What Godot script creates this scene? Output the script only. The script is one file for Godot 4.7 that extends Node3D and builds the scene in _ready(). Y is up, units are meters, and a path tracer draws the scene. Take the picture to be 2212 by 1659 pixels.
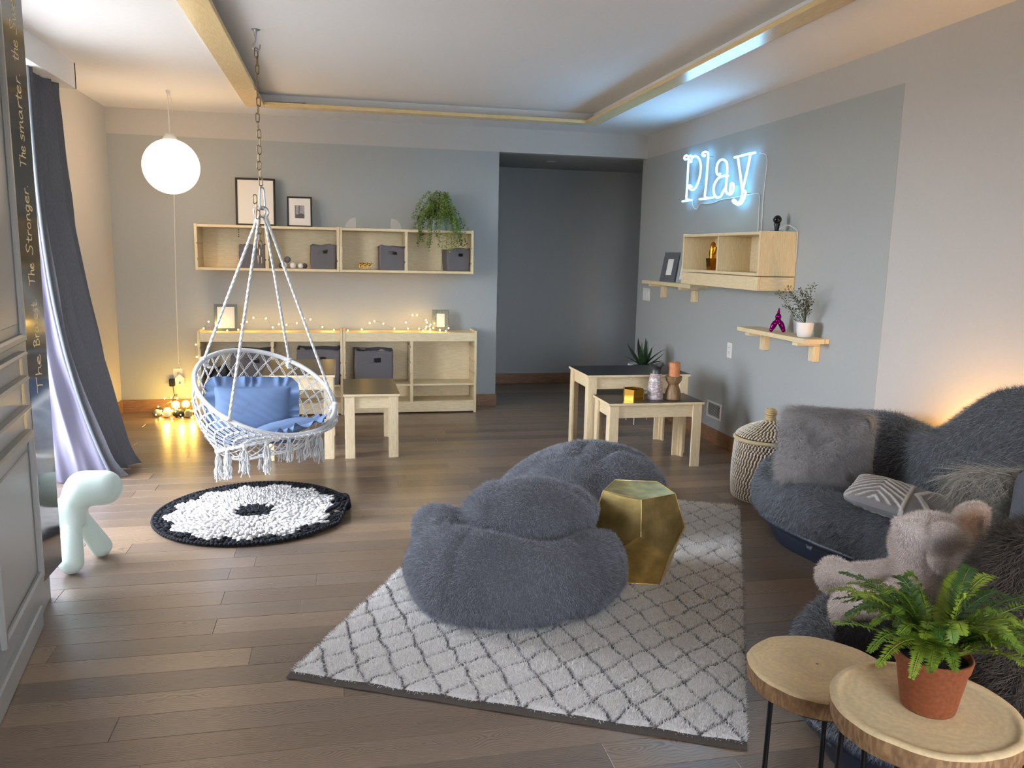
extends Node3D

# ------------------------------------------------------------------ room measures (metres)
const XL := -1.792
const XR := 2.742
const ZB := -7.105
const YC := 2.451
const YP := 2.249
const XO := 1.372
const ZE := -3.664
const TRAY := 2.52

var rng := RandomNumberGenerator.new()
var used := {}
var M := {}
var cache := {}
var dents := FastNoiseLite.new()


# ------------------------------------------------------------------ mesh collector
class Mb:
	var v := PackedVector3Array()
	var n := PackedVector3Array()
	var i := PackedInt32Array()
	var uv := PackedVector2Array()
	var c := PackedColorArray()
	var colored := false
	var col := Color.WHITE

	func add(p: Vector3, t := Vector2.ZERO) -> int:
		v.append(p)
		uv.append(t)
		c.append(col)
		return v.size() - 1

	func tri(a: int, b: int, d: int) -> void:
		i.append(a)
		i.append(d)
		i.append(b)

	func poly(pts: Array, outward: Vector3) -> void:
		var nn: Vector3 = (pts[1] - pts[0]).cross(pts[2] - pts[0])
		var ids := []
		for p in pts:
			ids.append(add(p))
		if nn.dot(outward) < 0.0:
			ids.reverse()
		for k in range(1, ids.size() - 1):
			tri(ids[0], ids[k], ids[k + 1])

	func quad_uv(p: Array, t: Array, outward: Vector3) -> void:
		var ids := []
		for k in 4:
			ids.append(add(p[k], t[k]))
		var nn: Vector3 = (p[1] - p[0]).cross(p[2] - p[0])
		if nn.dot(outward) < 0.0:
			ids.reverse()
		tri(ids[0], ids[1], ids[2])
		tri(ids[0], ids[2], ids[3])

	func box(at: Vector3, size: Vector3, bev := 0.0, basis := Basis.IDENTITY) -> void:
		var h := size * 0.5
		var b: float = minf(bev, minf(h.x, minf(h.y, h.z)) * 0.9)
		for ax in 3:
			for s in [-1.0, 1.0]:
				var o := Vector3.ZERO
				o[ax] = s
				var a1 := (ax + 1) % 3
				var a2 := (ax + 2) % 3
				var pts := []
				for q in [[-1, -1], [1, -1], [1, 1], [-1, 1]]:
					var p := Vector3.ZERO
					p[ax] = s * h[ax]
					p[a1] = q[0] * (h[a1] - b)
					p[a2] = q[1] * (h[a2] - b)
					pts.append(at + basis * p)
				poly(pts, basis * o)
		if b <= 0.0:
			return
		for ax in 3:
			var a1 := (ax + 1) % 3
			var a2 := (ax + 2) % 3
			for q in [[-1, -1], [1, -1], [1, 1], [-1, 1]]:
				var pts := []
				for e in [[-1, 0], [1, 0], [1, 1], [-1, 1]]:
					var p := Vector3.ZERO
					p[ax] = e[0] * (h[ax] - b)
					p[a1] = q[0] * (h[a1] - (b if e[1] == 0 else 0.0))
					p[a2] = q[1] * (h[a2] - (b if e[1] == 1 else 0.0))
					pts.append(at + basis * p)
				var o := Vector3.ZERO
				o[a1] = q[0]
				o[a2] = q[1]
				poly(pts, basis * o)
		for sx in [-1, 1]:
			for sy in [-1, 1]:
				for sz in [-1, 1]:
					var s := Vector3(sx, sy, sz)
					var pts := []
					for ax in 3:
						var p := Vector3(sx * (h.x - b), sy * (h.y - b), sz * (h.z - b))
						p[ax] = s[ax] * h[ax]
						pts.append(at + basis * p)
					poly(pts, basis * s)

	# a prism: outline in the plane spanned by ex, ey; pushed along ez
	func prism(outline: PackedVector2Array, at: Vector3, ex: Vector3, ey: Vector3, ez: Vector3) -> void:
		var t := Geometry2D.triangulate_polygon(outline)
		for side in 2:
			var base := at + ez * side
			var first := v.size()
			for p in outline:
				add(base + ex * p.x + ey * p.y)
			for k in range(0, t.size(), 3):
				var a := v[first + t[k]]
				var nn := (v[first + t[k + 1]] - a).cross(v[first + t[k + 2]] - a)
				if nn.dot(ez) * (1.0 if side == 1 else -1.0) > 0.0:
					tri(first + t[k], first + t[k + 1], first + t[k + 2])
				else:
					tri(first + t[k], first + t[k + 2], first + t[k + 1])
		var middle := Vector2.ZERO
		for p in outline:
			middle += p / outline.size()
		var cw := Geometry2D.is_polygon_clockwise(outline)
		for k in outline.size():
			var a := outline[k]
			var b := outline[(k + 1) % outline.size()]
			var side2 := Vector2((b - a).y, -(b - a).x) * (-1.0 if cw else 1.0)
			var out := ex * side2.x + ey * side2.y
			poly([at + ex * a.x + ey * a.y, at + ex * b.x + ey * b.y, at + ex * b.x + ey * b.y + ez, at + ex * a.x + ey * a.y + ez], out)

	# a tube along a path; r is one radius or an array; lobes/twist make a laid rope
	func tube(path: PackedVector3Array, r, sides := 8, closed := false, lobes := 0, twist := 0.0, depth := 0.22, cap := true) -> void:
		var m := path.size()
		if m < 2:
			return
		var first := v.size()
		var t0 := (path[1] - path[0]).normalized()
		var up := Vector3.UP if absf(t0.y) < 0.9 else Vector3.RIGHT
		var nx := t0.cross(up).normalized()
		var along := 0.0
		for k in m:
			var a: Vector3 = path[(k - 1 + m) % m] if closed else path[maxi(k - 1, 0)]
			var b: Vector3 = path[(k + 1) % m] if closed else path[mini(k + 1, m - 1)]
			var t := (b - a).normalized()
			nx = (nx - t * nx.dot(t)).normalized()
			var ny := t.cross(nx)
			if k > 0:
				along += path[k].distance_to(path[k - 1])
			var rr: float = r[k] if r is Array or r is PackedFloat32Array else r
			for j in sides:
				var an := TAU * j / sides
				var q := rr
				if lobes > 0:
					q *= 1.0 - depth + depth * absf(cos(0.5 * (lobes * an - twist * along)))
				add(path[k] + (nx * cos(an) + ny * sin(an)) * q, Vector2(float(j) / sides, along))
		var last := m if closed else m - 1
		for k in last:
			for j in sides:
				var a := first + k * sides + j
				var b := first + k * sides + (j + 1) % sides
				var k2 := (k + 1) % m
				var d := first + k2 * sides + j
				var e := first + k2 * sides + (j + 1) % sides
				tri(a, b, e)
				tri(a, e, d)
		if cap and not closed:
			for e in 2:
				var k := 0 if e == 0 else m - 1
				var mid := add(path[k])
				for j in sides:
					var a := first + k * sides + j
					var b := first + k * sides + (j + 1) % sides
					if e == 0:
						tri(mid, b, a)
					else:
						tri(mid, a, b)

	# points (radius, height) turned about the y axis at the point at
	func lathe(profile: Array, segs: int, at := Vector3.ZERO, wobble := 0.0, phase := 0.0) -> void:
		var first := v.size()
		var m := profile.size()
		for k in m:
			for j in segs:
				var an := TAU * j / segs
				var rr: float = profile[k].x * (1.0 + wobble * sin(3.0 * an + phase) + wobble * 0.6 * sin(5.0 * an + 2.0 * phase))
				add(at + Vector3(cos(an) * rr, profile[k].y, sin(an) * rr), Vector2(float(j) / segs, float(k) / m))
		for k in m - 1:
			for j in segs:
				var a := first + k * segs + j
				var b := first + k * segs + (j + 1) % segs
				var d := a + segs
				var e := b + segs
				tri(a, d, e)
				tri(a, e, b)

	func grid(nu: int, nv: int, f: Callable, wrap_u := false, wrap_v := false, flip := false) -> void:
		var first := v.size()
		for a in nu:
			for b in nv:
				var s := float(a) / (nu if wrap_u else nu - 1)
				var t := float(b) / (nv if wrap_v else nv - 1)
				add(f.call(s, t), Vector2(s, t))
		for a in (nu if wrap_u else nu - 1):
			for b in (nv if wrap_v else nv - 1):
				var p := first + a * nv + b
				var q := first + ((a + 1) % nu) * nv + b
				var w := first + a * nv + (b + 1) % nv
				var x := first + ((a + 1) % nu) * nv + (b + 1) % nv
				if flip:
					tri(p, x, q)
					tri(p, w, x)
				else:
					tri(p, q, x)
					tri(p, x, w)

	func ball(at: Vector3, r: Vector3, nu := 12, nv := 8, basis := Basis.IDENTITY) -> void:
		grid(nu, nv, func(s: float, t: float) -> Vector3:
			var an := TAU * s
			var el := PI * t
			return at + basis * Vector3(cos(an) * sin(el) * r.x, cos(el) * r.y, sin(an) * sin(el) * r.z), true, false)

	# surface nets of a distance function
	func nets(f: Callable, lo: Vector3, hi: Vector3, cell: float) -> void:
		var nx := int((hi.x - lo.x) / cell) + 2
		var ny := int((hi.y - lo.y) / cell) + 2
		var nz := int((hi.z - lo.z) / cell) + 2
		var d := PackedFloat32Array()
		d.resize(nx * ny * nz)
		# coarse pass: skip blocks that are far from the surface
		var bs := 4
		for bx in range(0, nx, bs):
			for by in range(0, ny, bs):
				for bz in range(0, nz, bs):
					var cm := lo + Vector3(bx + bs * 0.5, by + bs * 0.5, bz + bs * 0.5) * cell
					var dm: float = f.call(cm)
					var far := absf(dm) > cell * bs * 1.6
					for x in range(bx, mini(bx + bs, nx)):
						for y in range(by, mini(by + bs, ny)):
							for z in range(bz, mini(bz + bs, nz)):
								d[(x * ny + y) * nz + z] = dm if far else f.call(lo + Vector3(x, y, z) * cell)
		var id := PackedInt32Array()
		id.resize(nx * ny * nz)
		id.fill(-1)
		for x in nx - 1:
			for y in ny - 1:
				for z in nz - 1:
					var b := (x * ny + y) * nz + z
					var inside := 0
					for k in 8:
						if d[b + (k & 1) * ny * nz + ((k >> 1) & 1) * nz + (k >> 2)] < 0.0:
							inside += 1
					if inside == 0 or inside == 8:
						continue
					var sum := Vector3.ZERO
					var cnt := 0
					for k in 8:
						for e in 3:
							if (k >> e) & 1:
								continue
							var k2 := k | (1 << e)
							var da := d[b + (k & 1) * ny * nz + ((k >> 1) & 1) * nz + (k >> 2)]
							var db := d[b + (k2 & 1) * ny * nz + ((k2 >> 1) & 1) * nz + (k2 >> 2)]
							if (da < 0.0) != (db < 0.0):
								var t := da / (da - db)
								var pa := Vector3(k & 1, (k >> 1) & 1, k >> 2)
								pa[e] = t
								sum += pa
								cnt += 1
					id[b] = add(lo + (Vector3(x, y, z) + sum / cnt) * cell)
		for x in range(1, nx - 1):
			for y in range(1, ny - 1):
				for z in range(1, nz - 1):
					var b := (x * ny + y) * nz + z
					var s := d[b] < 0.0
					for e in 3:
						var st: int = [ny * nz, nz, 1][e]
						if (d[b + st] < 0.0) == s:
							continue
						var s1: int = [nz, 1, ny * nz][e]
						var s2: int = [1, ny * nz, nz][e]
						var q := [id[b], id[b - s1], id[b - s1 - s2], id[b - s2]]
						if q.min() < 0:
							continue
						if s:
							tri(q[0], q[1], q[2])
							tri(q[0], q[2], q[3])
						else:
							tri(q[0], q[2], q[1])
							tri(q[0], q[3], q[2])

	func normals() -> void:
		n.resize(v.size())
		n.fill(Vector3.ZERO)
		for k in range(0, i.size(), 3):
			var nn := (v[i[k + 2]] - v[i[k]]).cross(v[i[k + 1]] - v[i[k]])
			n[i[k]] += nn
			n[i[k + 1]] += nn
			n[i[k + 2]] += nn
		for k in n.size():
			n[k] = n[k].normalized() if n[k].length_squared() > 1e-20 else Vector3.UP

	func build() -> ArrayMesh:
		normals()
		var a := []
		a.resize(Mesh.ARRAY_MAX)
		a[Mesh.ARRAY_VERTEX] = v
		a[Mesh.ARRAY_NORMAL] = n
		a[Mesh.ARRAY_TEX_UV] = uv
		if colored:
			a[Mesh.ARRAY_COLOR] = c
		a[Mesh.ARRAY_INDEX] = i
		var m := ArrayMesh.new()
		m.add_surface_from_arrays(Mesh.PRIMITIVE_TRIANGLES, a)
		return m


# ------------------------------------------------------------------ nodes
func numbered(called: String) -> String:
	var k: int = used.get(called, 0)
	used[called] = k + 1
	return called if k == 0 else "%s_%03d" % [called, k]


func tag(o: Node3D, label: String, category: String, group := "") -> Node3D:
	o.set_meta("label", label)
	o.set_meta("category", category)
	if group:
		o.set_meta("group", group)
	return o


func thing(called: String, label: String, category: String, at := Vector3.ZERO, turn := 0.0, group := "") -> Node3D:
	var o := Node3D.new()
	o.name = numbered(called)
	add_child(o)
	o.position = at
	o.rotation.y = turn
	return tag(o, label, category, group)


func part(called: String, m: Mesh, mat: Material, parent: Node3D, at := Vector3.ZERO, rot := Vector3.ZERO) -> MeshInstance3D:
	var o := MeshInstance3D.new()
	o.name = called
	o.mesh = m
	o.material_override = mat
	parent.add_child(o, true)
	o.position = at
	o.rotation = rot
	return o


func pb(called: String, b: Mb, mat: Material, parent: Node3D) -> MeshInstance3D:
	return part(called, b.build(), mat, parent)


func one(called: String, b: Mb, mat: Material, label: String, category: String, group := "", at := Vector3.ZERO) -> MeshInstance3D:
	var o := MeshInstance3D.new()
	o.name = numbered(called)
	o.mesh = b.build()
	o.material_override = mat
	add_child(o)
	o.position = at
	tag(o, label, category, group)
	return o


func struct(called: String, b: Mb, mat: Material) -> MeshInstance3D:
	var o := MeshInstance3D.new()
	o.name = called
	o.mesh = b.build()
	o.material_override = mat
	add_child(o)
	o.set_meta("kind", "structure")
	return o


func copy(src: Node3D, base: String, at: Vector3, turn: float, label: String) -> Node3D:
	var o: Node3D = src.duplicate()
	o.name = numbered(base)
	add_child(o)
	o.position = at
	o.rotation.y = turn
	o.set_meta("label", label)
	return o


func slab(size: Vector3, bev := 0.0) -> ArrayMesh:
	var key := "%s %s" % [size, bev]
	if not cache.has(key):
		var b := Mb.new()
		b.box(Vector3.ZERO, size, bev)
		cache[key] = b.build()
	return cache[key]


func plank(called: String, parent: Node3D, mat: Material, lo: Vector3, hi: Vector3, bev := 0.002) -> MeshInstance3D:
	return part(called, slab(hi - lo, bev), mat, parent, (lo + hi) * 0.5)


func bx(lo: Vector3, hi: Vector3, bev := 0.0) -> Mb:
	var b := Mb.new()
	b.box((lo + hi) * 0.5, hi - lo, bev)
	return b


func spline(pts: Array, per := 6, closed := false) -> PackedVector3Array:
	var out := PackedVector3Array()
	var m := pts.size()
	var spans := m if closed else m - 1
	for k in spans:
		var a: Vector3 = pts[(k - 1 + m) % m] if closed else pts[maxi(k - 1, 0)]
		var b: Vector3 = pts[k]
		var d: Vector3 = pts[(k + 1) % m]
		var e: Vector3 = pts[(k + 2) % m] if closed else pts[mini(k + 2, m - 1)]
		for j in per:
			out.append(b.cubic_interpolate(d, a, e, float(j) / per))
	if not closed:
		out.append(pts[m - 1])
	return out


# ------------------------------------------------------------------ materials
func mat(called: String, color: Color, rough := 0.8, metal := 0.0) -> StandardMaterial3D:
	var m := StandardMaterial3D.new()
	m.resource_name = called
	m.albedo_color = color
	m.roughness = rough
	m.metallic = metal
	M[called] = m
	return m


func noise(freq: float, sd: int, octaves := 3, kind := FastNoiseLite.TYPE_SIMPLEX_SMOOTH) -> FastNoiseLite:
	var f := FastNoiseLite.new()
	f.seed = sd
	f.noise_type = kind
	f.frequency = freq
	f.fractal_octaves = octaves
	return f


func noise_tex(f: FastNoiseLite, colors: Array, side := 512) -> NoiseTexture2D:
	var t := NoiseTexture2D.new()
	t.width = side
	t.height = side
	t.seamless = true
	t.noise = f
	if colors.size():
		var g := Gradient.new()
		g.offsets = PackedFloat32Array(range(colors.size()).map(func(k: int) -> float: return float(k) / (colors.size() - 1)))
		g.colors = PackedColorArray(colors)
		t.color_ramp = g
	return t


func bump_tex(f: FastNoiseLite, strength := 4.0, side := 512) -> NoiseTexture2D:
	var t := NoiseTexture2D.new()
	t.width = side
	t.height = side
	t.seamless = true
	t.noise = f
	t.as_normal_map = true
	t.bump_strength = strength
	return t


func grainy(called: String, color: Color, rough: float, tex: Texture2D, scale: Vector3, normal: Texture2D = null, depth := 0.5, metal := 0.0) -> StandardMaterial3D:
	var m := mat(called, color, rough, metal)
	m.albedo_texture = tex
	m.uv1_triplanar = true
	m.uv1_triplanar_sharpness = 4.0
	m.uv1_scale = scale
	if normal:
		m.normal_enabled = true
		m.normal_texture = normal
		m.normal_scale = depth
	return m


func glow(called: String, color: Color, energy: float) -> StandardMaterial3D:
	var m := mat(called, Color(0.9, 0.9, 0.9), 0.5)
	m.emission_enabled = true
	m.emission = color
	m.emission_energy_multiplier = energy
	return m


func omni(at: Vector3, color: Color, energy: float, size := 0.02) -> OmniLight3D:
	var l := OmniLight3D.new()
	l.name = "lamp_light"
	add_child(l, true)
	l.position = at
	l.light_color = color
	l.light_energy = energy
	l.light_size = size
	l.omni_range = 14.0
	l.omni_attenuation = 2.0
	l.shadow_enabled = true
	return l


# strands of fur or pile on a mesh: one MultiMesh, stuff
func fur(parent: Node3D, b: Mb, count: int, length: float, width: float, m: Material, sd: int, droop := 0.35, curl := 0.25, tint := 0.18, keep = null, called := "fur", paint = null) -> void:
	var r := RandomNumberGenerator.new()
	r.seed = sd
	var blade := Mb.new()
	var steps := 4
	for k in steps + 1:
		var t := float(k) / steps
		var w := 0.5 * (1.0 - 0.85 * t)
		blade.add(Vector3(-w, t, curl * 2.0 * t * t))
		blade.add(Vector3(w, t, curl * 2.0 * t * t))
	for k in steps:
		blade.tri(2 * k, 2 * k + 1, 2 * k + 3)
		blade.tri(2 * k, 2 * k + 3, 2 * k + 2)
	var areas := PackedFloat32Array()
	var total := 0.0
	for k in range(0, b.i.size(), 3):
		total += (b.v[b.i[k + 1]] - b.v[b.i[k]]).cross(b.v[b.i[k + 2]] - b.v[b.i[k]]).length()
		areas.append(total)
	var rows := PackedFloat32Array()
	var made := 0
	var step := total / count
	var want := step * r.randf()
	for k in areas.size():
		while want < areas[k]:
			want += step
			var ia := b.i[3 * k]
			var ib := b.i[3 * k + 1]
			var ic := b.i[3 * k + 2]
			var x := r.randf()
			var y := r.randf()
			if x + y > 1.0:
				x = 1.0 - x
				y = 1.0 - y
			var p := b.v[ia] * (1.0 - x - y) + b.v[ib] * x + b.v[ic] * y
			if keep != null and not keep.call(p):
				continue
			var nn := (b.n[ia] * (1.0 - x - y) + b.n[ib] * x + b.n[ic] * y).normalized()
			var swirl := Vector3(dents.get_noise_3d(p.x * 9, p.y * 9, p.z * 9), dents.get_noise_3d(p.x * 9 + 40, p.y * 9, p.z * 9), dents.get_noise_3d(p.x * 9, p.y * 9 + 70, p.z * 9)) * 1.6
			var up := (nn + Vector3(r.randf_range(-1, 1), r.randf_range(-1, 1) - droop * 1.6, r.randf_range(-1, 1)) * 0.45 + swirl * 0.6).normalized()
			if up.dot(nn) < 0.15:
				up = (up + nn * (0.3 - up.dot(nn))).normalized()
			var side := up.cross(Vector3(r.randf_range(-1, 1), r.randf_range(-1, 1), r.randf_range(-1, 1))).normalized()
			var fz := side.cross(up)
			if droop > 0.3 and fz.y > 0.0:
				side = -side
				fz = -fz
			var l := length * r.randf_range(0.6, 1.15)
			side *= width * r.randf_range(0.7, 1.2)
			up *= l
			fz *= l
			var g := 1.0 + tint * r.randf_range(-1.0, 1.0)
			rows.append_array(PackedFloat32Array([side.x, up.x, fz.x, p.x, side.y, up.y, fz.y, p.y, side.z, up.z, fz.z, p.z]))
			var cc := Color(g, g, g)
			if paint != null:
				cc = paint.call(p) * g
			rows.append_array(PackedFloat32Array([cc.r, cc.g, cc.b, 1.0]))
			made += 1
	var mm := MultiMesh.new()
	mm.transform_format = MultiMesh.TRANSFORM_3D
	mm.use_colors = true
	mm.mesh = blade.build()
	mm.instance_count = made
	mm.buffer = rows
	var o := MultiMeshInstance3D.new()
	o.name = called
	o.multimesh = mm
	o.material_override = m
	o.set_meta("kind", "stuff")
	parent.add_child(o, true)


func cloth(called: String, color: Color, rough := 0.9) -> StandardMaterial3D:
	var m := mat(called, color, rough)
	m.vertex_color_use_as_albedo = true
	m.rim_enabled = true
	m.rim = 0.3
	return m


func smin(a: float, b: float, k: float) -> float:
	var h := clampf(0.5 + 0.5 * (b - a) / k, 0.0, 1.0)
	return lerpf(b, a, h) - k * h * (1.0 - h)


func cap(p: Vector3, a: Vector3, b: Vector3, ra: float, rb: float) -> float:
	var ab := b - a
	var t := clampf((p - a).dot(ab) / ab.length_squared(), 0.0, 1.0)
	return (p - a - ab * t).length() - lerpf(ra, rb, t)


func ell(p: Vector3, at: Vector3, r: Vector3) -> float:
	var q := (p - at) / r
	var k := q.length()
	if k < 0.001:
		return -minf(r.x, minf(r.y, r.z))
	return (k - 1.0) * minf(r.x, minf(r.y, r.z)) if k < 0.5 else k * (k - 1.0) / (q / r).length()


func _ready() -> void:
	rng.seed = 11
	dents.seed = 5
	dents.frequency = 0.3
	view_and_light()
	materials()
	setting()
	ceiling_and_trim()
	wardrobe()
	curtains()
	wall_storage()
	storage_contents()
	fairy_lights()
	pendant()
	hanging_chair()
	tables()
	right_wall()
	neon()
	floor_rugs()
	seating()
	sofa()
	sofa_things()
	near_tables()
	small_things()


# ------------------------------------------------------------------ camera, sky, exposure
func view_and_light() -> void:
	var cam := Camera3D.new()
	cam.name = "camera"
	add_child(cam)
	cam.position = Vector3(0, 1.38, 0)
	cam.rotation = Vector3(-0.1614, -0.2120, 0.0209)
	cam.fov = rad_to_deg(2.0 * atan(829.5 / 1735.76))
	cam.near = 0.05
	cam.current = true
	var we := WorldEnvironment.new()
	we.name = "surroundings"
	var e := Environment.new()
	e.background_mode = Environment.BG_SKY
	var sk := ProceduralSkyMaterial.new()
	sk.sky_top_color = Color(0.77, 0.81, 0.90)
	sk.sky_horizon_color = Color(0.91, 0.93, 0.96)
	sk.ground_bottom_color = Color(0.46, 0.46, 0.46)
	sk.ground_horizon_color = Color(0.55, 0.56, 0.57)
	var s := Sky.new()
	s.sky_material = sk
	e.sky = s
	e.background_energy_multiplier = 29.0
	e.tonemap_mode = Environment.TONE_MAPPER_LINEAR
	e.tonemap_exposure = 1.18
	e.sdfgi_enabled = true
	e.ssao_enabled = true
	e.ssil_enabled = true
	we.environment = e
	add_child(we)


func materials() -> void:
	var fine := noise(0.06, 3, 3)
	var paint_bump := bump_tex(noise(0.12, 9, 3), 1.2)
	for w in [["white_paint", Color(0.74, 0.73, 0.71)], ["grey_paint", Color(0.652, 0.668, 0.66)], ["ceiling_paint", Color(0.90, 0.90, 0.90)], ["hall_paint", Color(0.64, 0.645, 0.635)]]:
		var m := grainy(w[0], w[1], 0.75, noise_tex(fine, [Color(0.985, 0.985, 0.985), Color(1, 1, 1)], 256), Vector3(2, 2, 2), paint_bump, 0.06)
		m.uv1_world_triplanar = true
	# pale birch and pine, grain along x, y or z
	var birch := noise_tex(noise(0.018, 21, 4), [Color(0.86, 0.80, 0.68), Color(0.95, 0.91, 0.82), Color(0.90, 0.84, 0.73), Color(0.97, 0.94, 0.87)])
	var birch_bump := bump_tex(noise(0.03, 22, 3), 1.5)
	var dirs := {"x": Vector3(0.7, 8, 8), "y": Vector3(8, 0.7, 8), "z": Vector3(8, 8, 0.7)}
	for d in dirs:
		grainy("birch_" + d, Color(0.95, 0.92, 0.83), 0.45, birch, dirs[d], birch_bump, 0.12)
		grainy("pale_birch_" + d, Color(1.0, 0.96, 0.87), 0.5, birch, dirs[d], birch_bump, 0.12)
		grainy("trim_" + d, Color(0.93, 0.87, 0.72), 0.22, birch, dirs[d])
	var oak := noise_tex(noise(0.016, 31, 4), [Color(0.42, 0.32, 0.24), Color(0.60, 0.48, 0.37), Color(0.50, 0.39, 0.29), Color(0.64, 0.52, 0.41)])
	for d in dirs:
		grainy("oak_" + d, Color(1.0, 0.95, 0.9), 0.5, oak, dirs[d] * 0.8, birch_bump, 0.1)
	mat("black_top", Color(0.115, 0.115, 0.125), 0.38)
	mat("white_plastic", Color(0.88, 0.88, 0.86), 0.4)
	mat("black_plastic", Color(0.03, 0.03, 0.035), 0.35)
	mat("black_metal", Color(0.025, 0.025, 0.027), 0.45, 0.3)
	mat("zinc", Color(0.72, 0.73, 0.75), 0.32, 1.0)
	mat("chain_steel", Color(0.50, 0.43, 0.34), 0.38, 1.0)
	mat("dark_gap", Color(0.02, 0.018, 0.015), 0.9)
	mat("brass", Color(0.80, 0.62, 0.26), 0.2, 1.0)
	var felt := noise_tex(noise(0.09, 41, 4), [Color(0.80, 0.80, 0.80), Color(1, 1, 1)])
	grainy("felt", Color(0.47, 0.455, 0.46), 0.95, felt, Vector3(5, 5, 5), bump_tex(noise(0.1, 42, 4), 6.0), 0.5)
	mat("frame_black", Color(0.06, 0.045, 0.04), 0.45)
	mat("paper", Color(0.9, 0.89, 0.86), 0.9)
	var rope := grainy("cotton", Color(0.86, 0.855, 0.84), 0.9, felt, Vector3(14, 14, 14), bump_tex(noise(0.14, 44, 3), 5.0), 0.4)
	rope.vertex_color_use_as_albedo = true
	grainy("sky_linen", Color(0.42, 0.51, 0.64), 0.9, noise_tex(noise(0.12, 46, 3), [Color(0.88, 0.88, 0.88), Color(1, 1, 1)]), Vector3(5, 5, 5), bump_tex(noise(0.15, 47, 2), 3.0), 0.3)
	mat("terracotta", Color(0.56, 0.27, 0.13), 0.85)
	mat("soil", Color(0.05, 0.035, 0.025), 1.0)
	mat("white_ceramic", Color(0.87, 0.86, 0.84), 0.35)


# ------------------------------------------------------------------ floor, walls
func floor_texture() -> ImageTexture:
	var w := 1024
	var h := 768
	var im := Image.create(w, h, false, Image.FORMAT_RGB8)
	var a := noise(0.0045, 60, 3)
	var b := noise(0.05, 61, 3)
	var pores := noise(0.35, 62, 2)
	var strips := 6
	var sh := h / strips
	for y in h:
		var strip := y / sh
		var ty := float(y % sh) / sh
		for x in w:
			# a ring seamless in x
			var an := TAU * x / w
			var cx := cos(an) * 160.0
			var cy := sin(an) * 160.0
			var heart := 0.5 + 0.28 * sin(strip * 2.3) + 0.25 * a.get_noise_3d(cx * 0.8, cy * 0.8, strip * 900.0)
			var dist := absf(ty - heart)
			var warp := a.get_noise_3d(cx * 2.2, cy * 2.2, ty * 130.0 + strip * 400.0)
			var ring := sin((dist * (16.0 + 3.0 * strip) + warp * (5.0 + 5.0 * exp(-dist * 5.0))) * 3.6)
			ring = pow(0.5 + 0.5 * ring, 2.2)
			var fl := b.get_noise_3d(cx * 0.8, cy * 0.8, ty * 700.0 + strip * 300.0)
			var po := pores.get_noise_2d(x * 0.09 + strip * 50.0, y * 1.6)
			var g := 0.93 + 0.08 * fl - 0.24 * ring * (0.35 + 0.65 * exp(-dist * 3.0)) - 0.10 * maxf(po, 0.0)
			im.set_pixel(x, y, Color(g, g * (0.985 - 0.02 * ring), g * (0.96 - 0.04 * ring)))
	return ImageTexture.create_from_image(im)


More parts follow.
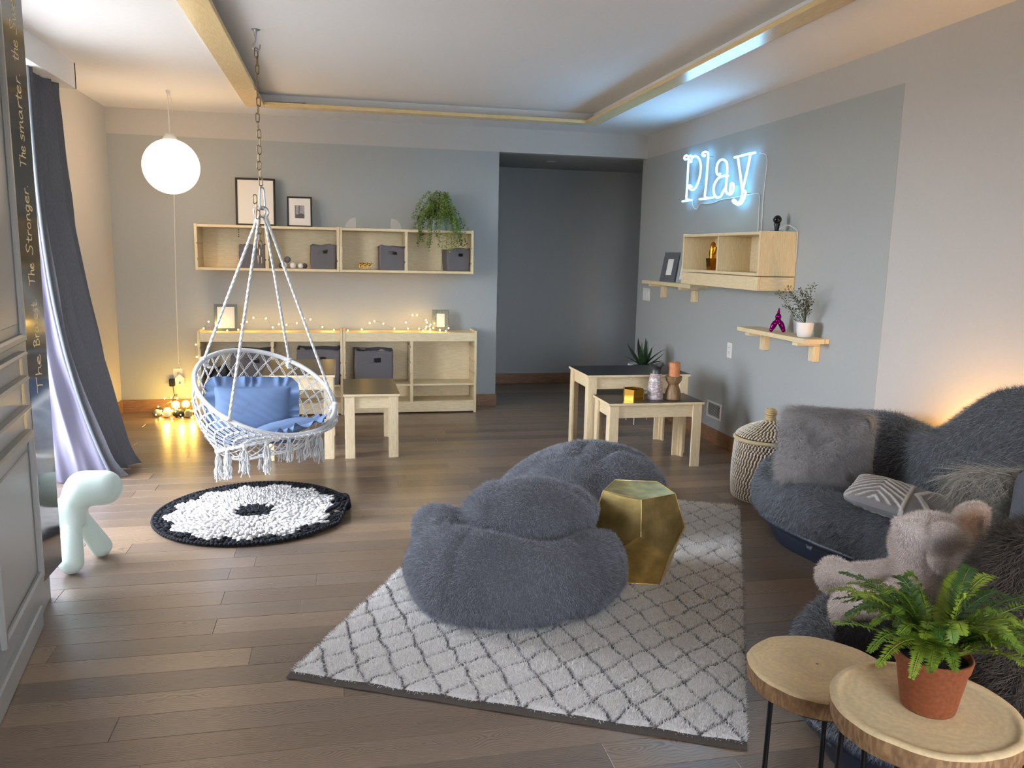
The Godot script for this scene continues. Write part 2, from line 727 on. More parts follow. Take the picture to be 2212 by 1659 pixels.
func setting() -> void:
	# floor: planks along x, each its own piece with a chamfered edge
	var under := struct("floor", bx(Vector3(-2.1, -0.06, -8.6), Vector3(4.0, -0.014, 1.6)), M.dark_gap)
	var tex := floor_texture()
	var tones := [Color(0.570, 0.495, 0.425), Color(0.535, 0.464, 0.396), Color(0.620, 0.542, 0.465), Color(0.505, 0.446, 0.392), Color(0.560, 0.495, 0.434), Color(0.640, 0.552, 0.458)]
	var oaks := []
	for k in tones.size():
		var m := mat("floor_oak_%d" % k, tones[k], 0.29)
		m.albedo_texture = tex
		m.metallic_specular = 0.7
		oaks.append(m)
	var r := RandomNumberGenerator.new()
	r.seed = 77
	var z := -8.378
	while z < 1.45:
		var x := -1.95 - r.randf() * 1.2
		while x < (3.6 if z < -7.2 else 2.8):
			var l := r.randf_range(0.9, 2.0) if z > -5.0 else r.randf_range(1.1, 2.2)
			var x0 := maxf(x, -1.95)
			var x1 := minf(x + l, 3.6 if z < -7.2 else 2.8)
			x += l
			if x1 - x0 < 0.05:
				continue
			var b := Mb.new()
			var g := 0.0004
			var c := 0.0011
			var strip := r.randi() % 6
			var u0 := r.randf()
			var fl := r.randf() < 0.5
			var top := r.randf_range(-0.0004, 0.0004)
			var lo := Vector3(x0 + g, top, z + g)
			var hi := Vector3(x1 - g, top, z + 0.125 - g)
			var uvs := func(p: Vector3) -> Vector2:
				var t := (p.z - z) / 0.125
				if fl:
					t = 1.0 - t
				return Vector2(u0 + p.x / 1.9, (strip + 0.03 + 0.94 * t) / 6.0)
			var inner := [Vector3(lo.x + c, top, lo.z + c), Vector3(hi.x - c, top, lo.z + c), Vector3(hi.x - c, top, hi.z - c), Vector3(lo.x + c, top, hi.z - c)]
			var mid := [Vector3(lo.x, top - c, lo.z), Vector3(hi.x, top - c, lo.z), Vector3(hi.x, top - c, hi.z), Vector3(lo.x, top - c, hi.z)]
			b.quad_uv(inner, inner.map(uvs), Vector3.UP)
			for k in 4:
				var k2 := (k + 1) % 4
				var q := [mid[k], mid[k2], inner[k2], inner[k]]
				b.quad_uv(q, q.map(uvs), Vector3.UP)
				var w := [mid[k] + Vector3.DOWN * 0.014, mid[k2] + Vector3.DOWN * 0.014, mid[k2], mid[k]]
				b.quad_uv(w, w.map(uvs), (mid[k] + mid[k2]) * 0.5 - (mid[0] + mid[2]) * 0.5)
			pb("plank", b, oaks[r.randi() % oaks.size()], under)
		z += 0.125
	# walls with thickness; the grey paint is a skin of its own on the white plaster
	var wb := struct("wall_back", bx(Vector3(XL - 0.2, -0.05, ZB - 0.10), Vector3(XO, YC + 0.2, ZB)), M.white_paint)
	pb("header", bx(Vector3(XO, YP, ZB - 0.10), Vector3(XR, YC + 0.2, ZB)), M.white_paint, wb)
	pb("paint_field", bx(Vector3(XL, 0, ZB), Vector3(XO + 0.001, YP, ZB + 0.0015)), M.grey_paint, wb)
	pb("paint_reveal", bx(Vector3(XO, 0, ZB - 0.101), Vector3(XO + 0.0015, YP, ZB)), M.grey_paint, wb)
	var wr := struct("wall_right", bx(Vector3(XR, -0.05, ZB - 0.10), Vector3(XR + 0.2, YC + 0.2, 1.6)), M.white_paint)
	pb("paint_field", bx(Vector3(XR - 0.0015, 0, ZB - 0.101), Vector3(XR, YP, ZE)), M.grey_paint, wr)
	pb("paint_reveal", bx(Vector3(XR - 0.001, 0, ZB - 0.1015), Vector3(XR + 0.2, YP, ZB - 0.1)), M.grey_paint, wr)
	# left wall with the tall window opening
	var wl := struct("wall_left", bx(Vector3(XL - 0.2, -0.05, ZB - 0.1), Vector3(XL, YC + 0.2, -5.30)), M.white_paint)
	pb("lintel", bx(Vector3(XL - 0.2, 2.30, -5.30), Vector3(XL, YC + 0.2, -3.30)), M.white_paint, wl)
	pb("sill_wall", bx(Vector3(XL - 0.2, -0.05, -5.30), Vector3(XL, 0.12, -3.30)), M.white_paint, wl)
	pb("near_wall", bx(Vector3(XL - 0.2, -0.05, -3.30), Vector3(XL, YC + 0.2, 1.6)), M.white_paint, wl)
	pb("paint_field", bx(Vector3(XL, 0, ZB), Vector3(XL + 0.0015, YP, -5.30)), M.white_paint, wl)
	# the wall behind the viewer, with an unseen window added to light the foreground
	var wf := struct("wall_front", bx(Vector3(-2.1, -0.05, 1.6), Vector3(0.1, YC + 0.2, 1.75)), M.white_paint)
	pb("right_wall_end", bx(Vector3(1.9, -0.05, 1.6), Vector3(XR + 0.2, YC + 0.2, 1.75)), M.white_paint, wf)
	pb("lintel", bx(Vector3(0.1, 2.2, 1.6), Vector3(1.9, YC + 0.2, 1.75)), M.white_paint, wf)
	pb("sill_wall", bx(Vector3(0.1, -0.05, 1.6), Vector3(1.9, 0.8, 1.75)), M.white_paint, wf)
	var w2 := struct("added_window_2", bx(Vector3(0.1, 0.8, 1.65), Vector3(1.9, 0.86, 1.71), 0.006), M.white_plastic)
	pb("head_rail", bx(Vector3(0.1, 2.14, 1.65), Vector3(1.9, 2.2, 1.71), 0.006), M.white_plastic, w2)
	for xx in [0.13, 1.0, 1.87]:
		pb("stile", bx(Vector3(xx - 0.03, 0.86, 1.65), Vector3(xx + 0.03, 2.14, 1.71), 0.006), M.white_plastic, w2)
	# window frame and panes
	var win := struct("window_1", bx(Vector3(XL - 0.13, 0.12, -5.30), Vector3(XL - 0.06, 0.19, -3.30), 0.006), M.white_plastic)
	pb("head_rail", bx(Vector3(XL - 0.13, 2.23, -5.30), Vector3(XL - 0.06, 2.30, -3.30), 0.006), M.white_plastic, win)
	for zz in [-5.265, -4.3, -3.335]:
		pb("stile", bx(Vector3(XL - 0.13, 0.19, zz - 0.035), Vector3(XL - 0.06, 2.23, zz + 0.035), 0.006), M.white_plastic, win)
	var glass := mat("window_glass", Color(1, 1, 1, 0.06), 0.02)
	glass.transparency = BaseMaterial3D.TRANSPARENCY_ALPHA
	for xx in [0.565, 1.435]:
		pb("pane", bx(Vector3(xx - 0.405, 0.86, 1.677), Vector3(xx + 0.405, 2.14, 1.683)), glass, w2)
	for zz in [-4.78, -3.82]:
		pb("pane", bx(Vector3(XL - 0.1, 0.19, zz - 0.45), Vector3(XL - 0.094, 2.23, zz + 0.45)), glass, win)
	# hall beyond the opening
	var hb := struct("wall_hall", bx(Vector3(0.7, -0.05, -8.43), Vector3(3.8, 2.5, -8.33)), M.hall_paint)
	pb("hall_end", bx(Vector3(0.6, -0.05, -8.43), Vector3(0.7, 2.5, ZB - 0.1)), M.hall_paint, hb)
	pb("hall_side", bx(Vector3(3.6, -0.05, -8.43), Vector3(3.7, 2.5, ZB - 0.1)), M.hall_paint, hb)
	pb("hall_front", bx(Vector3(XR + 0.19, -0.05, ZB - 0.11), Vector3(3.7, 2.5, ZB - 0.05)), M.hall_paint, hb)
	struct("ceiling_hall", bx(Vector3(0.6, YP, -8.43), Vector3(3.7, YP + 0.1, ZB - 0.1)), M.hall_paint)
	# baseboards
	struct("baseboard_back", bx(Vector3(XL, 0, ZB), Vector3(XO + 0.012, 0.108, ZB + 0.013), 0.002), M.oak_x)
	struct("baseboard_right", bx(Vector3(XR - 0.013, 0, ZB - 0.1), Vector3(XR, 0.108, 1.6), 0.002), M.oak_z)
	struct("baseboard_left", bx(Vector3(XL, 0, ZB), Vector3(XL + 0.013, 0.108, -5.3), 0.002), M.oak_z)
	struct("baseboard_hall", bx(Vector3(0.7, 0, -8.33), Vector3(3.6, 0.108, -8.317), 0.002), M.oak_x)


func ceiling_and_trim() -> void:
	# flat ceiling with a sunken tray; the hole is framed by a ledge of varnished boards
	var x0 := -0.66
	var x1 := 2.05
	var z0 := -6.57
	var z1 := 0.6
	var b := Mb.new()
	b.box(Vector3((XL - 0.2 + x0) / 2, YC + 0.1, -2.7), Vector3(x0 - XL + 0.2, 0.2, 8.9))
	b.box(Vector3((x1 + XR + 0.2) / 2, YC + 0.1, -2.7), Vector3(XR + 0.2 - x1, 0.2, 8.9))
	b.box(Vector3((x0 + x1) / 2, YC + 0.1, (-7.2 + z0) / 2), Vector3(x1 - x0, 0.2, z0 + 7.2))
	b.box(Vector3((x0 + x1) / 2, YC + 0.1, (z1 + 1.75) / 2), Vector3(x1 - x0, 0.2, 1.75 - z1))
	var ce := struct("ceiling", b, M.ceiling_paint)
	pb("tray", bx(Vector3(x0 - 0.05, TRAY, z0 - 0.05), Vector3(x1 + 0.05, TRAY + 0.12, z1 + 0.05)), M.ceiling_paint, ce)
	var y0 := 2.425
	var tr := struct("trim_1", bx(Vector3(-0.675, y0, z0 - 0.005), Vector3(-0.535, YC, z1), 0.002), M.trim_z)
	pb("board", bx(Vector3(1.955, y0, z0 - 0.005), Vector3(2.07, YC, z1), 0.002), M.trim_z, tr)
	pb("board", bx(Vector3(-0.535, y0, z0 - 0.005), Vector3(1.955, YC, z0 + 0.11), 0.002), M.trim_x, tr)
	pb("edge_strip", bx(Vector3(2.071, y0 + 0.006, z0), Vector3(2.083, YC, z1), 0.001), M.oak_z, tr)
	# valance over the window
	var v := struct("trim_2", bx(Vector3(-1.56, 2.304, -5.513), Vector3(-1.54, YC, -3.30)), M.ceiling_paint)
	pb("valance_end", bx(Vector3(XL, 2.304, -5.513), Vector3(-1.54, YC, -5.495)), M.ceiling_paint, v)
	pb("valance_soffit", bx(Vector3(-1.63, 2.304, -5.495), Vector3(-1.56, 2.318, -3.30)), M.ceiling_paint, v)


func wardrobe() -> void:
	var w := thing("wardrobe", "grey panelled built-in wardrobe with a lettered mirror strip at its end", "wardrobe", Vector3(-1.134, 0, -3.309), atan2(0.1455, 0.989))
	# local axes: +z runs along the face towards the room's front, +x is the face normal
	var grey := mat("wardrobe_paint", Color(0.62, 0.615, 0.59), 0.35)
	plank("carcass", w, grey, Vector3(-0.34, 0.0, 0.0), Vector3(0.0, YC, 3.9), 0.003)
	plank("plinth", w, grey, Vector3(-0.02, 0.0, 0.27), Vector3(0.022, 0.085, 3.9), 0.006)
	var rails := [[0.17, 0.70], [1.05, 2.36]]
	for q in rails:
		for s in [0.25, 0.80]:
			pass
		var y0: float = q[0]
		var y1: float = q[1]
		# a raised moulding round a sunk field, for two doors one after the other
		for d in [0.0, 0.72, 1.44]:
			var z0: float = 0.19 + d
			var z1: float = z0 + 0.58
			var b := Mb.new()
			b.box(Vector3(0.008, (y0 + y1) / 2, z0), Vector3(0.022, y1 - y0 + 0.03, 0.03), 0.007)
			b.box(Vector3(0.008, (y0 + y1) / 2, z1), Vector3(0.022, y1 - y0 + 0.03, 0.03), 0.007)
			b.box(Vector3(0.008, y0, (z0 + z1) / 2), Vector3(0.022, 0.03, z1 - z0), 0.007)
			b.box(Vector3(0.008, y1, (z0 + z1) / 2), Vector3(0.022, 0.03, z1 - z0), 0.007)
			pb("moulding", b, grey, w)
			plank("door_panel", w, grey, Vector3(-0.004, y0 + 0.05, z0 + 0.05), Vector3(0.006, y1 - 0.05, z1 - 0.05), 0.005)
	var cream := mat("cream_slot_light", Color(0.90, 0.78, 0.55), 0.5)  # cream blocks stand in for warm light showing through slots
	for k in 4:
		var yy: float = [0.722, 0.809, 0.914, 1.000][k]
		plank("ledge", w, grey, Vector3(-0.005, yy - 0.008, 0.235), Vector3(0.030, yy + 0.008, 0.90), 0.006)
	for k in 3:
		var ya: float = [0.730, 0.818, 0.922][k]
		var yb: float = [0.800, 0.904, 0.990][k]
		plank("painted_slot_light", w, cream, Vector3(-0.002, ya, 0.205), Vector3(0.004, yb, 0.232), 0.001)
	# the mirror strip, standing proud of the end, with cream script
	var mirror := mat("dark_mirror", Color(0.37, 0.365, 0.35), 0.10, 1.0)
	var strip := part("mirror_strip", slab(Vector3(0.006, YC - 0.107, 0.200), 0.001), mirror, w)
	strip.transform = w.transform.affine_inverse() * Transform3D(Basis.IDENTITY, Vector3(-1.122, (YC + 0.103) / 2, -3.312))
	var bronze := mat("bronze", Color(0.55, 0.40, 0.22), 0.25, 1.0)
	var rod := part("edge_rod", slab(Vector3(0.007, YC - 0.107, 0.0035), 0.001), bronze, w)
	rod.transform = w.transform.affine_inverse() * Transform3D(Basis.IDENTITY, Vector3(-1.1215, (YC + 0.103) / 2, -3.2095))
	var ink := mat("cream_letter", Color(0.95, 0.84, 0.62), 0.5)
	ink.emission_enabled = false
	var words := [["The", 0.822, 0.965], ["Bravest.", 0.995, 1.175], ["The", 1.225, 1.308], ["Stronger.", 1.337, 1.594], ["The", 1.651, 1.728], ["smarter.", 1.744, 1.985], ["the", 2.019, 2.093], ["Sweeter.", 2.113, 2.36]]
	for q in words:
		var b := script_word(q[0], q[1], q[2])
		var o := pb("lettering", b, ink, strip)
		o.position = Vector3(0.0032, -(YC + 0.103) / 2, 0)
		o.set_meta("label", "cream handwritten lettering")


# handwriting strokes on a grid: x right, y up, baseline 0, x-height 1, ascender 2
func glyph(ch: String) -> Array:
	match ch:
		"T": return [1.5, [[0.7, 1.8, 0.68, 0.9, 0.55, 0.0], [0.0, 1.75, 0.6, 1.7, 1.5, 1.85]]]
		"h": return [1.0, [[0.25, 1.9, 0.2, 1.0, 0.1, 0.0], [0.15, 0.5, 0.4, 1.0, 0.75, 0.9, 0.75, 0.3, 0.95, 0.0]]]
		"e": return [0.95, [[0.1, 0.5, 0.6, 0.6, 0.75, 0.85, 0.45, 1.0, 0.1, 0.6, 0.2, 0.1, 0.6, 0.0, 0.9, 0.25]]]
		"B": return [1.25, [[0.3, 1.7, 0.28, 0.9, 0.2, 0.0], [0.05, 1.6, 0.6, 1.85, 1.0, 1.5, 0.7, 1.1, 0.3, 0.95, 0.9, 0.9, 1.1, 0.45, 0.7, 0.05, 0.1, 0.1]]]
		"r": return [0.75, [[0.2, 1.0, 0.2, 0.5, 0.15, 0.0], [0.18, 0.5, 0.4, 0.95, 0.75, 0.95]]]
		"a": return [1.05, [[0.8, 0.85, 0.45, 1.0, 0.1, 0.55, 0.25, 0.05, 0.6, 0.2, 0.8, 0.9, 0.8, 0.3, 1.0, 0.05]]]
		"v": return [0.9, [[0.1, 1.0, 0.3, 0.4, 0.42, 0.0, 0.65, 0.5, 0.85, 1.0]]]
		"s": return [0.8, [[0.7, 0.9, 0.4, 1.0, 0.2, 0.75, 0.6, 0.45, 0.6, 0.1, 0.3, 0.0, 0.05, 0.15]]]
		"t": return [0.8, [[0.45, 1.6, 0.4, 0.7, 0.42, 0.1, 0.75, 0.05], [0.05, 1.05, 0.4, 1.05, 0.8, 1.12]]]
		"S": return [1.3, [[1.2, 1.7, 0.8, 1.95, 0.35, 1.6, 0.6, 1.1, 1.0, 0.7, 0.8, 0.1, 0.3, 0.0, 0.0, 0.2]]]
		"o": return [0.95, [[0.5, 1.0, 0.12, 0.6, 0.3, 0.05, 0.7, 0.2, 0.75, 0.8, 0.45, 1.0]]]
		"n": return [1.0, [[0.15, 1.0, 0.18, 0.5, 0.12, 0.0], [0.15, 0.5, 0.45, 1.0, 0.75, 0.85, 0.75, 0.3, 0.95, 0.02]]]
		"g": return [1.0, [[0.75, 0.9, 0.4, 1.0, 0.1, 0.55, 0.35, 0.1, 0.7, 0.4, 0.78, 0.95, 0.75, 0.0, 0.6, -0.7, 0.2, -0.65, 0.4, -0.2, 0.95, 0.1]]]
		"m": return [1.4, [[0.12, 1.0, 0.15, 0.5, 0.1, 0.0], [0.14, 0.5, 0.4, 1.0, 0.6, 0.85, 0.6, 0.0], [0.62, 0.5, 0.9, 1.0, 1.12, 0.85, 1.12, 0.3, 1.35, 0.02]]]
		"w": return [1.3, [[0.1, 1.0, 0.25, 0.1, 0.5, 0.2, 0.65, 0.9, 0.8, 0.1, 1.05, 0.2, 1.2, 1.0]]]
		".": return [0.5, [[0.2, 0.02, 0.24, 0.08]]]
	return [0.5, []]


func script_word(word: String, y0: float, y1: float) -> Mb:
	var total := 0.0
	for ch in word:
		total += glyph(ch)[0]
	var sx := (y1 - y0) / total
	var sy := 0.033
	var b := Mb.new()
	var x := 0.0
	for ch in word:
		var g := glyph(ch)
		for st in g[1]:
			var pts := []
			for k in range(0, st.size(), 2):
				# reading upwards: along +y, letters' tops towards +z
				pts.append(Vector3(0, y0 + (x + st[k]) * sx, -0.028 + st[k + 1] * sy))
			b.tube(spline(pts, 5), 0.0026, 6)
		x += g[0]
	for k in b.v.size():
		b.v[k].x *= 0.35
	return b


func curtains() -> void:
	var velvet := grainy("grey_velvet", Color(0.42, 0.42, 0.435), 0.85, noise_tex(noise(0.1, 70, 3), [Color(0.85, 0.85, 0.85), Color(1, 1, 1)]), Vector3(3, 0.6, 3))
	velvet.rim_enabled = true
	velvet.rim = 0.6
	var satin := mat("lilac_lining", Color(0.53, 0.515, 0.585), 0.6)
	satin.backlight_enabled = true
	satin.backlight = Color(0.16, 0.155, 0.18)
	var c := thing("curtain", "floor-length grey velvet curtain with a pale lilac lining, drawn aside at the window", "curtain")
	var top := 2.318
	# gathered panel: u runs from the far edge to the leading edge, t from top to floor
	var path_top := spline([Vector3(-1.655, 0, -5.47), Vector3(-1.605, 0, -5.28), Vector3(-1.655, 0, -5.10), Vector3(-1.600, 0, -4.90)], 12)
	var path_low := spline([Vector3(-1.47, 0, -5.48), Vector3(-1.33, 0, -5.40), Vector3(-1.36, 0, -5.20), Vector3(-1.335, 0, -5.02)], 12)
	var wave := noise(0.9, 71, 2)
	var at_path := func(p: PackedVector3Array, s: float) -> Vector3:
		var f := s * (p.size() - 1)
		var k := mini(int(f), p.size() - 2)
		return p[k].lerp(p[k + 1], f - k)
	var face := Mb.new()
	face.grid(120, 44, func(s: float, t: float) -> Vector3:
		var e := pow(t, lerpf(1.8, 3.0, smoothstep(0.3, 1.0, s)))
		var p: Vector3 = at_path.call(path_top, s).lerp(at_path.call(path_low, s), e)
		var pl := sin(s * TAU * 5.5 + 0.6 * sin(s * 9.0)) * (0.022 + 0.022 * t) + 0.02 * wave.get_noise_2d(s * 3.0, t * 2.2)
		var spread := maxf(0.0, t - 0.93) / 0.07
		p.x += pl + spread * spread * 0.05 * (0.6 + 0.6 * wave.get_noise_2d(s * 6.0, 9.0))
		p.z += cos(s * TAU * 5.5) * 0.014 + spread * spread * 0.05 * wave.get_noise_2d(s * 5.0, 33.0)
		p.y = lerpf(top, 0.006 + 0.012 * absf(wave.get_noise_2d(s * 8.0, 2.0)), t)
		return p)
	pb("velvet_panel", face, velvet, c)
	var back := Mb.new()
	var end_top := Vector3(-1.600, 0, -4.90)
	var end_low := Vector3(-1.335, 0, -5.02)
	back.grid(60, 44, func(s: float, t: float) -> Vector3:
		var e := pow(t, 3.0)
		var a := end_top.lerp(end_low, e)
		var b := Vector3(-1.74, 0, -5.0).lerp(Vector3(-1.70, 0, -5.02), e)
		var p := a.lerp(b, s)
		p.z += 0.05 * sin(s * PI) + (0.022 * sin(s * TAU * 2.5 + t * 2.0) + 0.03 * wave.get_noise_2d(s * 3.0 + 20.0, t * 3.0)) * (0.3 + t) * minf(1.0, s * 6.0)
		p.y = lerpf(top, 0.006, t)
		return p)
	pb("lining", back, satin, c)
	var hem := Mb.new()
	var rim := PackedVector3Array()
	for k in 45:
		var t := k / 44.0
		var p := end_top.lerp(end_low, pow(t, 3.0))
		p.x += sin(TAU * 5.5 + 0.6 * sin(9.0)) * (0.022 + 0.022 * t) * 0.6
		p.y = lerpf(top, 0.012, t)
		rim.append(p + Vector3(0.004, 0, 0.012))
	hem.tube(rim, 0.009, 8)
	pb("piped_edge", hem, mat("hem_grey", Color(0.52, 0.55, 0.57), 0.7), c)


# ------------------------------------------------------------------ storage units on the back wall
# a side with two runner grooves: an outer sheet and strips with gaps between them
func grooved_side(parent: Node3D, x0: float, x1: float, y0: float, y1: float, z0: float, z1: float, cuts: Array, inner_left: bool, inner_right: bool) -> void:
	var t := 0.006
	var b := Mb.new()
	var xa := x0 + (t if inner_left else 0.0)
	var xb := x1 - (t if inner_right else 0.0)
	b.box(Vector3((xa + xb) / 2, (y0 + y1) / 2, (z0 + z1) / 2), Vector3(xb - xa, y1 - y0, z1 - z0), 0.001)
	var ys := [y0]
	for c in cuts:
		ys.append(c - 0.006)
		ys.append(c + 0.006)
	ys.append(y1)
	for k in range(0, ys.size(), 2):
		for s in 2:
			if (s == 0 and inner_left) or (s == 1 and inner_right):
				var xx: float = x0 if s == 0 else x1 - t
				b.box(Vector3(xx + t / 2, (ys[k] + ys[k + 1]) / 2, (z0 + z1) / 2), Vector3(t, ys[k + 1] - ys[k], z1 - z0), 0.001)
	pb("side", b, M.birch_y, parent)


func wall_unit(x0: float, x1: float, label: String, holes: bool) -> void:
	var o := thing("wall_shelf_unit", label, "shelf", Vector3.ZERO, 0.0, "wall storage units")
	var y0 := 1.197
	var y1 := 1.560
	var z0 := ZB + 0.0015
	var z1 := -6.825
	var t := 0.021
	var mid := (x0 + x1) / 2 - 0.012
	var cuts := [1.285, 1.410]
	grooved_side(o, x0, x0 + t, y0, y1, z0, z1, cuts, false, true)
	grooved_side(o, x1 - t, x1, y0, y1, z0, z1, cuts, true, false)
	grooved_side(o, mid - 0.013, mid + 0.013, y0 + t, y1 - t, z0 + 0.004, z1 - 0.002, cuts, true, true)
	plank("top", o, M.birch_x, Vector3(x0 + t, y1 - t - 0.004, z0), Vector3(x1 - t, y1 - 0.004, z1 - 0.002))
	plank("bottom", o, M.birch_x, Vector3(x0 + t, y0, z0), Vector3(x1 - t, y0 + t, z1 - 0.002))
	plank("back_panel", o, M.birch_x, Vector3(x0 + t, y0 + t, z0), Vector3(x1 - t, y1 - t - 0.004, z0 + 0.005), 0.0)
	if holes:
		for yy in [[1.275, 4], [1.470, 4]]:
			for k in yy[1]:
				part("peg_hole", slab(Vector3(0.008, 0.008, 0.002)), M.dark_gap, o, Vector3(x0 + 0.305, yy[0] + k * 0.018, z0 + 0.0055))


func floor_unit(x0: float, x1: float, label: String, shelf: bool) -> void:
	var o := thing("low_storage_unit", label, "cabinet", Vector3.ZERO, 0.0, "low storage units")
	var y1 := 0.712
	var z0 := ZB + 0.0145
	var z1 := -6.810
	var t := 0.021
	var mid := (x0 + x1) / 2 + 0.006
	var cuts := [0.340, 0.445, 0.575]
	grooved_side(o, x0, x0 + t, 0.0, y1, z0, z1, cuts, false, true)
	grooved_side(o, x1 - t, x1, 0.0, y1, z0, z1, cuts, true, false)
	grooved_side(o, mid - 0.013, mid + 0.013, 0.10, 0.625, z0 + 0.006, z1 - 0.003, cuts, true, true)
	plank("top", o, M.birch_x, Vector3(x0 + t, 0.677, z0), Vector3(x1 - t, 0.697, z1 - 0.020))
	plank("front_rail", o, M.birch_x, Vector3(x0 + t, 0.622, z1 - 0.020), Vector3(x1 - t, 0.697, z1 - 0.002))
	plank("plinth_rail", o, M.birch_x, Vector3(x0 + t, 0.012, z1 - 0.020), Vector3(x1 - t, 0.100, z1 - 0.002))
	plank("bottom", o, M.birch_x, Vector3(x0 + t, 0.085, z0), Vector3(x1 - t, 0.103, z1 - 0.021))
	plank("back_panel", o, M.birch_x, Vector3(x0 + t, 0.10, z0), Vector3(x1 - t, 0.677, z0 + 0.005), 0.0)
	plank("shelf", o, M.birch_x, Vector3(x0 + t, 0.240, z0 + 0.006), Vector3(mid - 0.013, 0.256, z1 - 0.006))
	plank("shelf", o, M.birch_x, Vector3(mid + 0.013, 0.240, z0 + 0.006), Vector3(x1 - t, 0.256, z1 - 0.006))


func wall_storage() -> void:
	wall_unit(-1.121, -0.002, "left of two birch wall storage units, under the black picture frames", true)
	wall_unit(0.001, 1.112, "right of two birch wall storage units, under the trailing plant", false)
	floor_unit(-1.128, 0.015, "left low birch storage unit on the floor behind the hanging chair", true)
	floor_unit(0.018, 1.148, "right low birch storage unit on the floor with two empty bays", true)


# ------------------------------------------------------------------ felt bins with a cut-out grip
func felt_bin(label: String, at: Vector3, size: Vector3, turn: float, group: String, sd: int, mouth := 1.0) -> void:
	var o := thing("felt_bin", label, "bin", at, turn, group)
	var w := size.x * 0.5
	var d := size.z * 0.5
	var h := size.y
	var wob := noise(3.0, sd, 2)
	var t := 0.006
	# the wall: columns round a rounded rectangle, rows upward; the grip is left open in the front
	var ring := []
	var cr := 0.02
	for q in [[1, 1], [-1, 1], [-1, -1], [1, -1]]:
		pass
	var corners := [[w, d, 0.0], [-w, d, PI / 2], [-w, -d, PI], [w, -d, PI * 1.5]]
	var slot := w * 0.37
	var xs := [w - cr, slot, 0.0, -slot, -(w - cr)]
	for x in xs:
		ring.append(Vector2(x, d))
	for k in 3:
		var an: float = PI / 2 + PI / 2 * (k + 1) / 4.0
		ring.append(Vector2(-(w - cr) + cos(an) * cr, d - cr + sin(an) * cr))
	for k in 4:
		ring.append(Vector2(-w, lerpf(d - cr, -(d - cr), k / 3.0)))
	for k in 3:
		var an: float = PI + PI / 2 * (k + 1) / 4.0
		ring.append(Vector2(-(w - cr) + cos(an) * cr, -(d - cr) + sin(an) * cr))
	for k in 5:
		ring.append(Vector2(lerpf(-(w - cr), w - cr, k / 4.0), -d))
	for k in 3:
		var an: float = PI * 1.5 + PI / 2 * (k + 1) / 4.0
		ring.append(Vector2(w - cr + cos(an) * cr, -(d - cr) + sin(an) * cr))
	for k in 4:
		ring.append(Vector2(w, lerpf(-(d - cr), d - cr, k / 3.0)))
	for k in 3:
		var an: float = PI / 2 * (k + 1) / 4.0
		ring.append(Vector2(w - cr + cos(an) * cr, d - cr + sin(an) * cr))
	var rows := [0.0, 0.02, 0.3, 0.52, 0.655, 0.80, 0.92, 1.0]
	var b := Mb.new()
	var n := ring.size()
	for side in 2:
		var first := b.v.size()
		for rr in rows.size():
			for k in n:
				var p: Vector2 = ring[k]
				var f: float = rows[rr]
				var belly := 1.0 + 0.035 * sin(PI * f) + 0.05 * wob.get_noise_2d(p.x * 3.0 + p.y * 2.0, f * 1.3) * f
				p = p * belly * (0.97 + 0.03 * f)
				if side == 1:
					p -= p.normalized() * t
				var yy: float = h * f + (0.018 * wob.get_noise_2d(p.x * 4.0, p.y * 4.0 + 7.0) * f * f) * mouth
				b.add(Vector3(p.x, yy + (t if side == 1 and rr == 0 else 0.0), p.y))
		for rr in rows.size() - 1:
			for k in n:
				var grip: bool = (k == 1 or k == 2) and rr == 4
				if grip:
					continue
				var a := first + rr * n + k
				var c := first + rr * n + (k + 1) % n
				if side == 0:
					b.tri(a, a + n, c + n)
					b.tri(a, c + n, c)
				else:
					b.tri(a, c + n, a + n)
					b.tri(a, c, c + n)
		# floor of the bin
		var mid := b.add(Vector3(0, t if side == 1 else 0.0, 0))
		for k in n:
			b.tri(mid, first + k, first + (k + 1) % n)
	var half := rows.size() * n
	var up := (rows.size() - 1) * n
	for k in n:
		var c := (k + 1) % n
		b.tri(up + k, half + up + k, half + up + c)
		b.tri(up + k, half + up + c, up + c)
	# thickness round the grip
	for e in [[4 * n + 1, 4 * n + 2], [4 * n + 2, 4 * n + 3], [5 * n + 1, 5 * n + 2], [5 * n + 2, 5 * n + 3], [4 * n + 1, 5 * n + 1], [4 * n + 3, 5 * n + 3]]:
		b.poly([b.v[e[0]], b.v[e[1]], b.v[half + e[1]], b.v[half + e[0]]], Vector3.UP)
	pb("felt_body", b, M.felt, o)
	var hem := Mb.new()
	var path := PackedVector3Array()
	for k in n:
		path.append(b.v[up + k].lerp(b.v[half + up + k], 0.5))
	hem.tube(path, 0.0055, 6, true)
	pb("hem", hem, M.felt, o)


